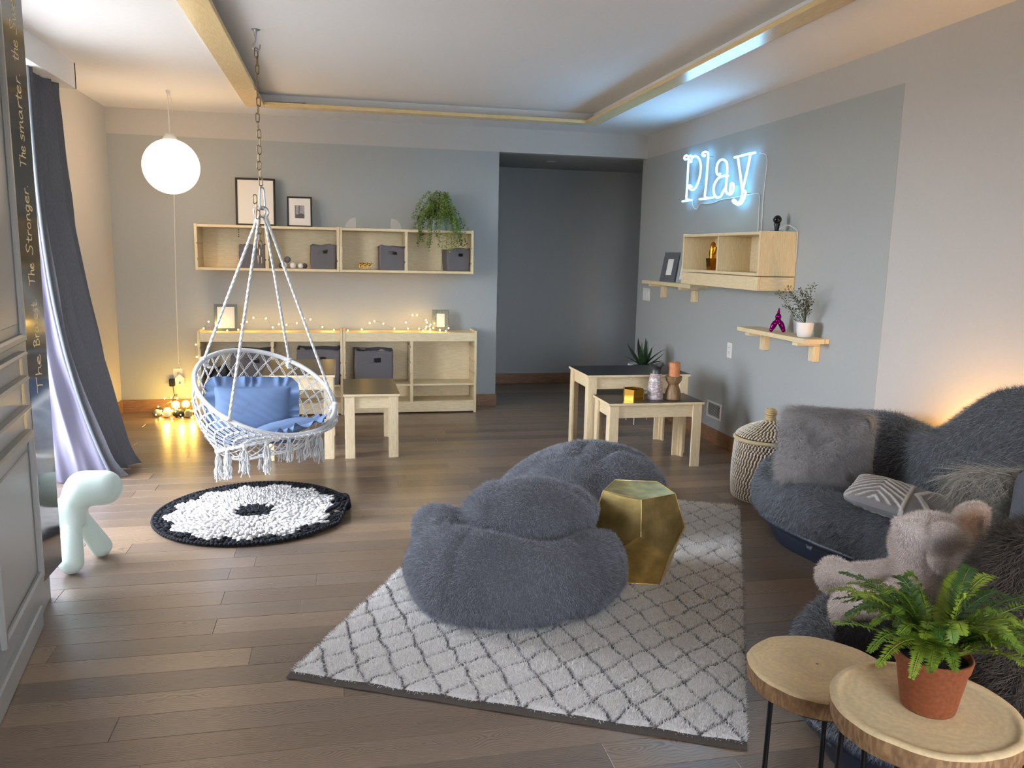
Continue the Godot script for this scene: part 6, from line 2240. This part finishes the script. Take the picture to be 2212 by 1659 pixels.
func sofa() -> void:
	var o := thing("curved_sofa", "curved charcoal fur sofa with a wavy back along the right wall", "sofa")
	var skin := mat("sofa_skin", Color(0.28, 0.29, 0.295), 0.95)
	var hair := cloth("sofa_hair", Color(0.48, 0.495, 0.51), 0.85)
	var ring := plan_ring(SOFA, 9)
	var seat := stacked([inset(ring, 0.035), inset(ring, 0.008), ring, inset(ring, 0.012), inset(ring, 0.045), inset(ring, 0.10)], [0.135, 0.160, 0.230, 0.305, 0.345, 0.362], 0.010)
	pb("seat", seat, skin, o)
	seat.normals()
	fur(o, seat, 90000, 0.024, 0.0017, hair, 31, 0.55, 0.3, 0.4, func(p: Vector3) -> bool: return p.y > 0.15, "seat_fur")
	var plinth := mat("slate_blue_base", Color(0.135, 0.165, 0.215), 0.4)
	pb("base", stacked([inset(ring, 0.10), inset(ring, 0.075), inset(ring, 0.06)], [0.0, 0.05, 0.105]), plinth, o)
	pb("base_ledge", stacked([inset(ring, 0.055), inset(ring, 0.025), inset(ring, 0.025), inset(ring, 0.05)], [0.100, 0.108, 0.134, 0.140]), plinth, o)
	# the back: a thick padded wall whose top rises and falls
	var path := spline([Vector3(2.36, 0, -3.78), Vector3(2.50, 0, -3.62), Vector3(2.545, 0, -3.30), Vector3(2.545, 0, -2.95), Vector3(2.51, 0, -2.60), Vector3(2.43, 0, -2.20), Vector3(2.27, 0, -1.86), Vector3(2.08, 0, -1.72), Vector3(1.96, 0, -1.76)], 10)
	var tops := [0.50, 0.60, 0.672, 0.672, 0.895, 0.95, 0.86, 0.70, 0.52]
	var len := path.size()
	var top_at := func(s: float) -> float:
		var f := s * (tops.size() - 1)
		var k := mini(int(f), tops.size() - 2)
		var pre: float = tops[maxi(k - 1, 0)]
		var post: float = tops[mini(k + 2, tops.size() - 1)]
		return cubic_interpolate(tops[k], tops[k + 1], pre, post, f - k)
	var back := Mb.new()
	back.grid(110, 30, func(s: float, t: float) -> Vector3:
		var f := s * (len - 1)
		var k := mini(int(f), len - 2)
		var p := path[k].lerp(path[k + 1], f - k)
		var tan := (path[mini(k + 1, len - 1)] - path[maxi(k - 1, 0)]).normalized()
		var nn := Vector3(tan.z, 0, -tan.x)
		var endf := minf(1.0, minf(s, 1.0 - s) / 0.035)
		var th := 0.085 * sqrt(maxf(1.0 - pow(1.0 - endf, 2.0), 0.0))
		var h: float = top_at.call(s) - (1.0 - endf) * 0.05
		var y := 0.0
		var w := 0.0
		if t < 0.42:
			y = lerpf(0.12, h - th, t / 0.42)
			w = th
		elif t > 0.58:
			y = lerpf(h - th, 0.12, (t - 0.58) / 0.42)
			w = -th
		else:
			var an := PI * (t - 0.42) / 0.16
			y = h - th + sin(an) * th
			w = cos(an) * th
		var q := p + nn * w
		q.y = y
		var nz := 0.012 * dents.get_noise_3d(q.x * 12, q.y * 9, q.z * 12)
		return q + nn * nz + Vector3(0, nz * 0.6, 0), false, false, true)
	pb("back", back, skin, o)
	back.normals()
	fur(o, back, 80000, 0.024, 0.0017, hair, 32, 0.8, 0.3, 0.4, func(p: Vector3) -> bool: return p.y > 0.36, "back_fur")
	# warm light strip behind the sofa's back
	var ls := thing("light_strip", "warm light strip hidden behind the sofa's back at the right wall", "light strip")
	var strip := Mb.new()
	strip.tube(PackedVector3Array([Vector3(2.668, 0.50, -3.02), Vector3(2.668, 0.50, -2.58)]), 0.010, 8)
	pb("led_tube", strip, glow("strip_light_glow", Color(1.0, 0.66, 0.22), 8.0), ls)
	for z in [-2.95, -2.8, -2.65]:
		omni(Vector3(2.668, 0.50, z), Color(1.0, 0.72, 0.27), 0.30, 0.02)
	# table lamp beyond the frame, at the sofa's near end
	var lamp := thing("table_lamp", "warm globe table lamp on a side stand by the sofa's near end", "lamp", Vector3(2.05, 0, -1.22))
	var st := Mb.new()
	st.lathe([Vector2(0, 0), Vector2(0.12, 0), Vector2(0.12, 0.012), Vector2(0.015, 0.03), Vector2(0.012, 0.46), Vector2(0.03, 0.47), Vector2(0.0, 0.47)], 24)
	pb("stand", st, M.black_metal, lamp)
	var gb := Mb.new()
	gb.ball(Vector3(0, 0.56, 0), Vector3(0.095, 0.095, 0.095), 24, 16)
	pb("lamp_globe", gb, glow("table_lamp_glow", Color(1.0, 0.78, 0.40), 2.0), lamp)
	omni(Vector3(2.05, 0.56, -1.22), Color(1.0, 0.72, 0.36), 0.20, 0.09)


# a plump square cushion facing +z, half thickness along z
func plump(size: Vector3, sd: int, wrinkle := 0.008, nu := 34) -> Mb:
	var f := noise(1.0, 400 + sd, 3)
	var b := Mb.new()
	for side in 2:
		var sg := 1.0 if side == 0 else -1.0
		b.grid(nu, nu, func(s: float, t: float) -> Vector3:
			var u := s * 2.0 - 1.0
			var v := t * 2.0 - 1.0
			var edge := (1.0 - pow(absf(u), 3.0)) * (1.0 - pow(absf(v), 3.0))
			var x := u * size.x * 0.5 * (1.0 - 0.06 * (1.0 - v * v) * absf(u) - 0.10 * pow(v, 6.0))
			var y := v * size.y * 0.5 * (1.0 - 0.06 * (1.0 - u * u) * absf(v) - 0.10 * pow(u, 6.0))
			return Vector3(x, y, sg * (size.z * 0.5 * pow(maxf(edge, 0.0), 0.5) + wrinkle * f.get_noise_2d(x * 9.0, y * 9.0) * edge)), false, false, side == 1)
	return b


func sofa_things() -> void:
	# curly fleece cushion with a satin back
	var a := thing("fleece_cushion", "large curly grey fleece cushion with a satin back at the sofa's far end", "cushion")
	a.transform = Transform3D(Basis(Vector3.UP, -0.62) * Basis(Vector3.RIGHT, -0.22), Vector3(2.195, 0.525, -3.25))
	var ab := plump(Vector3(0.40, 0.345, 0.17), 1, 0.03)
	pb("cover", ab, mat("fleece_skin", Color(0.42, 0.41, 0.40), 0.95), a)
	ab.normals()
	fur(a, ab, 42000, 0.034, 0.0022, cloth("fleece_hair", Color(0.64, 0.62, 0.605), 0.85), 41, 0.35, 0.75, 0.35, func(p: Vector3) -> bool: return p.z > -0.035 and p.x < 0.178, "fleece")
	var sat := plump(Vector3(0.405, 0.35, 0.16), 2, 0.012)
	var sb := Mb.new()
	for k in sat.v.size():
		sb.add(sat.v[k] + Vector3(0.014, 0, -0.010))
	sb.i = sat.i
	pb("satin_back", sb, mat("taupe_satin", Color(0.50, 0.44, 0.36), 0.42), a)
	var tw := Mb.new()
	tw.tube(spline([Vector3(0.13, 0.145, 0.02), Vector3(0.17, 0.15, 0.05), Vector3(0.188, 0.12, 0.055), Vector3(0.18, 0.08, 0.045)], 6), 0.012, 8)
	pb("folded_corner", tw, M.taupe_satin, a)
	# grey tufted cushion with cream chevrons and a diamond
	var kc := thing("patterned_cushion", "flat grey tufted cushion with cream chevron and diamond pattern on the seat", "cushion")
	kc.transform = Transform3D(Basis(Vector3.UP, 0.78) * Basis(Vector3.RIGHT, -PI / 2 + 0.16), Vector3(2.200, 0.428, -2.715))
	var kb := plump(Vector3(0.42, 0.42, 0.085), 3, 0.004, 90)
	kb.colored = true
	for k in kb.v.size():
		var p := kb.v[k]
		var x := p.x / 0.21
		var y := -p.y / 0.21
		var cr := false
		if y < 0.12:
			var e := fposmod((x * 0.85 + absf(y + 0.42) * 1.15) * 4.6, 1.0)
			cr = e < 0.34 and x > -0.85
			if absf(y - 0.08) < 0.035:
				cr = true
		else:
			var e2 := absf(x) * 0.62 + absf(y - 0.55) * 1.5
			cr = (e2 > 0.42 and e2 < 0.60)
		kb.c[k] = Color(0.60, 0.58, 0.52) if cr else Color(0.255, 0.245, 0.245)
		kb.v[k].z += (0.005 if cr else 0.0) * signf(p.z)
	var kl := cloth("tufted_wool", Color(1, 1, 1), 0.95)
	pb("cover", kb, kl, kc)
	# long-haired cushion
	var lh := thing("long_hair_cushion", "long-haired grey-brown sheepskin cushion on the sofa's right side", "cushion")
	lh.transform = Transform3D(Basis(Vector3.UP, -0.75) * Basis(Vector3.RIGHT, -0.30), Vector3(2.215, 0.525, -2.225))
	var lb := plump(Vector3(0.33, 0.31, 0.15), 4, 0.02)
	pb("cover", lb, mat("sheepskin_brown", Color(0.24, 0.20, 0.16), 0.95), lh)
	lb.normals()
	fur(lh, lb, 16000, 0.095, 0.0030, cloth("sheep_hair", Color(0.60, 0.575, 0.53), 0.8), 42, 4.5, 0.55, 0.35, func(p: Vector3) -> bool: return p.z > -0.02, "long_hair")
	# plain light grey cushion at the frame's right edge
	var gc := thing("grey_cushion", "plain light grey cushion at the right edge, beside the long-haired one", "cushion")
	gc.transform = Transform3D(Basis(Vector3.UP, -1.05) * Basis(Vector3.RIGHT, -0.25), Vector3(2.215, 0.545, -1.985))
	pb("cover", plump(Vector3(0.36, 0.38, 0.13), 5, 0.01), grainy("grey_twill", Color(0.36, 0.37, 0.39), 0.9, noise_tex(noise(0.15, 411, 2), [Color(0.8, 0.8, 0.8), Color(1, 1, 1)], 256), Vector3(6, 6, 6)), gc)
	# plush toy
	var pt := thing("plush_toy", "pale beige plush animal with curled round ears sitting on the sofa", "plush toy", Vector3(0, -0.045, 0))
	var pf := func(p: Vector3) -> float:
		var d := ell(p, Vector3(1.750, 0.572, -2.02), Vector3(0.116, 0.100, 0.112))
		d = smin(d, cap(p, Vector3(1.712, 0.588, -2.01), Vector3(1.602, 0.658, -1.963), 0.084, 0.025), 0.015)
		d = minf(d, ell(p, Vector3(1.574, 0.678, -1.952), Vector3(0.018, 0.017, 0.018)))
		d = smin(d, ell(p, Vector3(1.720, 0.455, -1.99), Vector3(0.125, 0.075, 0.125)), 0.02)
		d = smin(d, cap(p, Vector3(1.64, 0.455, -1.95), Vector3(1.435, 0.445, -1.875), 0.058, 0.044), 0.02)
		d = smin(d, ell(p, Vector3(1.385, 0.462, -1.865), Vector3(0.060, 0.064, 0.058)), 0.014)
		d = smin(d, cap(p, Vector3(1.66, 0.450, -2.06), Vector3(1.49, 0.455, -2.075), 0.060, 0.045), 0.025)
		d = smin(d, ell(p, Vector3(1.47, 0.468, -2.08), Vector3(0.052, 0.056, 0.054)), 0.014)
		d = smin(d, cap(p, Vector3(1.78, 0.50, -1.93), Vector3(1.72, 0.440, -1.84), 0.045, 0.038), 0.02)
		return d + 0.003 * dents.get_noise_3d(p.x * 70, p.y * 70, p.z * 70)
	var pm := Mb.new()
	pm.nets(pf, Vector3(1.29, 0.37, -2.18), Vector3(1.90, 0.72, -1.77), 0.0105)
	var fleece := mat("plush_skin", Color(0.72, 0.67, 0.62), 0.95)
	var ph := cloth("plush_hair", Color(0.86, 0.81, 0.77), 0.9)
	pb("body", pm, fleece, pt)
	pm.normals()
	fur(pt, pm, 36000, 0.011, 0.0014, ph, 43, 0.35, 0.2, 0.22, func(p: Vector3) -> bool: return p.y > 0.40, "plush_fur")
	var ear := func(at: Vector3, basis: Basis, sx: float) -> Mb:
		var m := Mb.new()
		m.nets(func(q: Vector3) -> float:
			# a cupped disc: thick rim rolled over a hollow
			var p := basis.inverse() * (q - at)
			var rim := Vector2(Vector2(p.x, p.y * 0.86).length() - 0.046, p.z).length() - 0.019
			var cup := ell(p, Vector3(0, 0, -0.020), Vector3(0.055, 0.062, 0.018))
			return smin(rim, cup, 0.012) + 0.010 * smoothstep(0.6, 1.0, p.normalized().dot(Vector3(sx, 0.35, 0))), at - Vector3.ONE * 0.09, at + Vector3.ONE * 0.09, 0.008)
		return m
	var e1: Mb = ear.call(Vector3(1.703, 0.606, -1.905), Basis(Vector3.UP, -0.71) * Basis(Vector3.RIGHT, -0.25) * Basis(Vector3.BACK, 0.5), -1.0)
	pb("ear", e1, fleece, pt)
	e1.normals()
	fur(pt, e1, 6500, 0.010, 0.0014, ph, 44, 0.2, 0.2, 0.22, null, "ear_fur")
	var e2: Mb = ear.call(Vector3(1.895, 0.625, -2.03), Basis(Vector3.UP, -0.2) * Basis(Vector3.BACK, -0.4), 1.0)
	pb("ear", e2, fleece, pt)
	e2.normals()
	fur(pt, e2, 6500, 0.010, 0.0014, ph, 45, 0.2, 0.2, 0.22, null, "ear_fur")
	# brown-grey fur throw bunched over the near end
	var th := thing("fur_throw", "bunched brown-grey fur throw over the sofa's near arm", "throw")
	var tb := Mb.new()
	tb.nets(func(p: Vector3) -> float:
		var d := ell(p, Vector3(1.77, 0.46, -1.64), Vector3(0.155, 0.27, 0.19))
		d = smin(d, ell(p, Vector3(1.62, 0.42, -1.56), Vector3(0.16, 0.13, 0.16)), 0.06)
		d = smin(d, ell(p, Vector3(1.52, 0.27, -1.42), Vector3(0.10, 0.20, 0.09)), 0.06)
		d += 0.022 * dents.get_noise_3d(p.x * 16, p.y * 9, p.z * 16)
		return maxf(d, 0.368 - p.y) if p.z < -1.45 else d, Vector3(1.38, 0.05, -1.90), Vector3(2.02, 0.78, -1.26), 0.016)
	pb("cover", tb, mat("throw_skin", Color(0.17, 0.15, 0.13), 0.95), th)
	tb.normals()
	fur(th, tb, 34000, 0.034, 0.002, cloth("throw_hair", Color(0.30, 0.265, 0.225), 0.85), 46, 0.7, 0.3, 0.5, null, "fur")
	# dark fur bag with a grey strap on the near seat
	var bg := thing("fur_bag", "dark brown furry bag with a grey strap on the sofa's near end", "bag", Vector3(0, -0.034, 0))
	var bb := Mb.new()
	bb.nets(func(p: Vector3) -> float: return smin(cap(p, Vector3(1.30, 0.440, -1.735), Vector3(1.46, 0.445, -1.66), 0.042, 0.055), ell(p, Vector3(1.40, 0.43, -1.62), Vector3(0.10, 0.05, 0.07)), 0.02) + 0.006 * dents.get_noise_3d(p.x * 40, p.y * 40, p.z * 40), Vector3(1.22, 0.36, -1.84), Vector3(1.56, 0.53, -1.52), 0.011)
	pb("cover", bb, mat("bag_skin", Color(0.05, 0.042, 0.04), 0.95), bg)
	bb.normals()
	fur(bg, bb, 12000, 0.014, 0.0014, cloth("bag_hair", Color(0.085, 0.072, 0.070), 0.85), 47, 0.4, 0.25, 0.5, null, "fur")
	var sp := Mb.new()
	var arc := spline([Vector3(1.315, 0.428, -1.60), Vector3(1.345, 0.485, -1.64), Vector3(1.405, 0.522, -1.68), Vector3(1.48, 0.520, -1.72), Vector3(1.54, 0.48, -1.75)], 6)
	for k in arc.size() - 1:
		var w := Vector3(0.010, 0.004, -0.012)
		sp.poly([arc[k] - w, arc[k] + w, arc[k + 1] + w, arc[k + 1] - w], Vector3.UP)
		sp.poly([arc[k] - w - Vector3(0, 0.003, 0), arc[k] + w - Vector3(0, 0.003, 0), arc[k + 1] + w - Vector3(0, 0.003, 0), arc[k + 1] - w - Vector3(0, 0.003, 0)], Vector3.DOWN)
		sp.poly([arc[k] + w, arc[k + 1] + w, arc[k + 1] + w - Vector3(0, 0.003, 0), arc[k] + w - Vector3(0, 0.003, 0)], w)
		sp.poly([arc[k] - w, arc[k + 1] - w, arc[k + 1] - w - Vector3(0, 0.003, 0), arc[k] - w - Vector3(0, 0.003, 0)], -w)
	pb("strap", sp, mat("strap_grey", Color(0.34, 0.35, 0.36), 0.6), bg)


# ------------------------------------------------------------------ two tree-slice tables and the fern
func slice_table(label: String, at: Vector3, rad: float, h: float, legs: Array, sd: int, lip: bool) -> void:
	var o := thing("tree_slice_table", label, "side table", at, 0.0, "tree-slice side tables")
	var rings := Image.create(512, 512, false, Image.FORMAT_RGB8)
	var nz := noise(0.006, 500 + sd, 3)
	var fine := noise(0.05, 520 + sd, 2)
	var heart := Vector2(256 + 40 * sin(sd * 3.0), 256 + 46 * cos(sd * 2.0))
	for y in 512:
		for x in 512:
			var d := Vector2(x, y).distance_to(heart)
			var wob := nz.get_noise_2d(x, y) * 46.0
			var q := (d + wob) / 256.0
			var g := 0.5 + 0.5 * sin(q * 46.0 + 2.0 * nz.get_noise_2d(x * 2.0, y * 2.0))
			var big := 0.5 + 0.5 * sin(q * 11.0 + sd)
			var v := 0.90 + 0.035 * big - 0.03 * g + 0.04 * fine.get_noise_2d(x, y)
			var c := Color(0.94, 0.84, 0.66) * v
			if d < 5.0:
				c = Color(0.42, 0.28, 0.16)
			rings.set_pixel(x, y, c)
	var m := mat("slice_%d" % sd, Color(1.0, 0.985, 0.95), 0.55)
	m.albedo_texture = ImageTexture.create_from_image(rings)
	var t := 0.046
	var shape := noise(1.0, 540 + sd, 2)
	var rim := func(an: float) -> float: return rad * (1.0 + 0.030 * shape.get_noise_2d(cos(an) * 1.6, sin(an) * 1.6) + 0.012 * sin(2.0 * an + sd))
	var top := Mb.new()
	var cuts := [0.0, 0.3, 0.6, 0.82, 0.885, 0.905, 0.93, 0.975, 1.0]
	var nseg := 72
	for k in cuts.size():
		for j in nseg:
			var an := TAU * j / nseg
			var rr: float = rim.call(an) * cuts[k]
			var y := h
			if lip and cuts[k] < 0.90:
				y -= 0.0035
			if k == cuts.size() - 1:
				y -= 0.005
			top.add(Vector3(cos(an) * rr, y, sin(an) * rr), Vector2(0.5 + 0.49 * cos(an) * cuts[k], 0.5 + 0.49 * sin(an) * cuts[k]))
	for k in cuts.size() - 1:
		for j in nseg:
			var a := k * nseg + j
			var b := k * nseg + (j + 1) % nseg
			top.tri(a, b + nseg, a + nseg)
			top.tri(a, b, b + nseg)
	pb("slice_top", top, m, o)
	var side := Mb.new()
	side.grid(144, 7, func(s: float, q: float) -> Vector3:
		var an := TAU * s
		var rr: float = rim.call(an) * (1.0 - 0.02 * q - 0.012 * absf(q - 0.5)) + 0.0022 * shape.get_noise_2d(an * 16.0, q * 3.0)
		return Vector3(cos(an) * rr, h - 0.005 - (t - 0.005) * q, sin(an) * rr), true, false, true)
	pb("bark_edge", side, grainy("slice_edge_%d" % sd, Color(1, 1, 1), 0.8, noise_tex(noise(0.03, 560 + sd, 4), [Color(0.40, 0.29, 0.19), Color(0.66, 0.51, 0.34), Color(0.50, 0.37, 0.24), Color(0.72, 0.57, 0.39)], 256), Vector3(6, 1.6, 6)), o)
	var under := Mb.new()
	under.lathe([Vector2(0.0, h - t), Vector2(rad * 0.985, h - t)], 48)
	pb("underside", under, M.oak_x, o)
	for q in legs:
		var lg := Mb.new()
		lg.tube(PackedVector3Array([Vector3(q[0], h - t, q[1]), Vector3(q[0] * 1.05, 0.0, q[1] * 1.05)]), 0.0062, 8)
		pb("leg", lg, M.black_metal, o)
	var hoop := Mb.new()
	var pts := PackedVector3Array()
	for k in 48:
		pts.append(Vector3(cos(TAU * k / 48) * rad * 0.86, h - t - 0.006, sin(TAU * k / 48) * rad * 0.86))
	hoop.tube(pts, 0.006, 6, true)
	pb("hoop", hoop, M.black_metal, o)


func near_tables() -> void:
	slice_table("smaller tree-slice side table on black rods, left of the fern's table", Vector3(1.107, 0, -1.593), 0.163, 0.42, [[-0.138, 0.03], [0.035, 0.140], [0.10, -0.10]], 1, false)
	slice_table("larger tree-slice side table with a rimmed top carrying the fern", Vector3(1.140, 0, -1.284), 0.180, 0.50, [[-0.150, -0.045], [-0.085, 0.125], [0.14, 0.07], [0.07, -0.14]], 2, true)
	# the fern
	var o := thing("potted_fern", "green fern in a terracotta pot on the larger tree-slice table", "plant", Vector3(1.147, 0.4968, -1.285))
	var pot := Mb.new()
	pot.lathe([Vector2(0, 0), Vector2(0.049, 0), Vector2(0.051, 0.003), Vector2(0.066, 0.088), Vector2(0.069, 0.092), Vector2(0.073, 0.112), Vector2(0.071, 0.116), Vector2(0.066, 0.115), Vector2(0.064, 0.100), Vector2(0.0, 0.098)], 48)
	pb("pot", pot, grainy("terracotta_clay", Color(0.56, 0.30, 0.14), 0.85, noise_tex(noise(0.05, 601, 4), [Color(0.8, 0.78, 0.76), Color(1, 1, 1)], 256), Vector3(7, 7, 7)), o)
	var so := Mb.new()
	so.lathe([Vector2(0.0, 0.110), Vector2(0.066, 0.102)], 24)
	pb("soil", so, M.soil, o)
	var greens := [leaf_mat("fern_green", Color(0.36, 0.46, 0.11)), leaf_mat("fern_light", Color(0.48, 0.56, 0.15)), leaf_mat("fern_deep", Color(0.18, 0.31, 0.06))]
	var r := RandomNumberGenerator.new()
	r.seed = 73
	# some fronds reach as they do in the photograph; the rest fill the crown
	var reach := [[Vector3(-0.205, 0.165, 0.02), 0.05], [Vector3(-0.15, 0.215, -0.02), 0.10], [Vector3(-0.045, 0.265, -0.03), 0.12], [Vector3(0.075, 0.275, -0.02), 0.13], [Vector3(0.02, 0.225, 0.03), 0.12], [Vector3(0.225, 0.20, 0.04), 0.08], [Vector3(0.20, 0.105, 0.07), 0.10], [Vector3(0.155, -0.015, 0.075), 0.14], [Vector3(0.185, 0.065, 0.09), 0.12], [Vector3(-0.095, 0.025, 0.075), 0.12], [Vector3(-0.16, 0.10, 0.055), 0.11], [Vector3(0.14, 0.225, -0.04), 0.12], [Vector3(-0.105, 0.235, 0.0), 0.12], [Vector3(0.24, 0.14, -0.03), 0.11], [Vector3(0.11, 0.03, 0.10), 0.13]]
	for k in 74:
		var tip := Vector3.ZERO
		var arch := 0.1
		if k < reach.size():
			tip = reach[k][0] * Vector3(1.2, 1.0, 1.1)
			arch = reach[k][1]
		else:
			var an := r.randf() * TAU
			var l := r.randf_range(0.07, 0.185)
			l *= 1.15
			tip = Vector3(cos(an) * l, r.randf_range(0.06, 0.225) - 0.35 * maxf(0.0, l - 0.13), sin(an) * l)
			arch = r.randf_range(0.06, 0.13)
		tip.y = tip.y * 0.62 + 0.105
		arch *= 0.7
		var st := Vector3(tip.x, 0, tip.z).normalized() * r.randf_range(0.0, 0.035)
		st.y = 0.104
		var mid := st.lerp(tip, 0.5) + Vector3(0, arch * 0.62, 0)
		var path := spline([st, st.lerp(mid, 0.5) + Vector3(0, arch * 0.22, 0), mid, mid.lerp(tip, 0.55) + Vector3(0, arch * 0.16, 0), tip], 6)
		var b := Mb.new()
		b.tube(path, 0.0011, 4, false, 0, 0, 0.2, false)
		var m := path.size()
		var per := 2
		for q in range(4, m * per):
			var f := float(q) / per
			var i0 := mini(int(f), m - 2)
			var p := path[i0].lerp(path[i0 + 1], f - i0)
			var tan := (path[i0 + 1] - path[i0]).normalized()
			var side := tan.cross(Vector3.UP).normalized()
			var up := side.cross(tan).normalized()
			var t := float(q) / (m * per)
			var ll := (0.019 * sin(PI * pow(t, 0.75)) + 0.005) * r.randf_range(0.85, 1.15)
			for s in [-1.0, 1.0]:
				var dir: Vector3 = (side * s + tan * 0.42 + up * r.randf_range(-0.25, 0.35)).normalized()
				add_leaf(b, p, dir, up, ll, 0.0050)
		pb("frond", b, greens[[0, 1, 0, 2, 1][k % 5]], o)


func small_things() -> void:
	# loose paper on the ledge of the ceiling tray
	var p := Mb.new()
	p.grid(10, 4, func(s: float, t: float) -> Vector3: return Vector3(-0.50 + 0.26 * s, 2.4525 + 0.018 * s * s + 0.006 * sin(s * 5.0), -6.545 + 0.06 * t), false, false)
	p.grid(10, 4, func(s: float, t: float) -> Vector3: return Vector3(-0.50 + 0.26 * s, 2.4520 + 0.018 * s * s + 0.006 * sin(s * 5.0), -6.545 + 0.06 * t), false, false, true)
	one("paper_strip", p, M.paper, "curled white paper strip on the ceiling ledge above the chain", "paper")
	# white clip on the larger table's leg
	var c := Mb.new()
	c.lathe([Vector2(0.0078, 0.0), Vector2(0.0105, 0.003), Vector2(0.0105, 0.030), Vector2(0.0078, 0.034)], 16)
	one("leg_clip", c, M.white_plastic, "white plastic sleeve on a black rod of the larger tree-slice table", "sleeve", "", Vector3(0.9845, 0.285, -1.3305))
	# recessed light in the hall ceiling
	var d := Mb.new()
	d.lathe([Vector2(0.0, YP - 0.002), Vector2(0.045, YP - 0.002), Vector2(0.055, YP), Vector2(0.0, YP)], 28)
	one("ceiling_spot", d, M.white_plastic, "unlit round recessed spot in the hall ceiling", "ceiling light", "", Vector3(1.98, 0, -7.65))
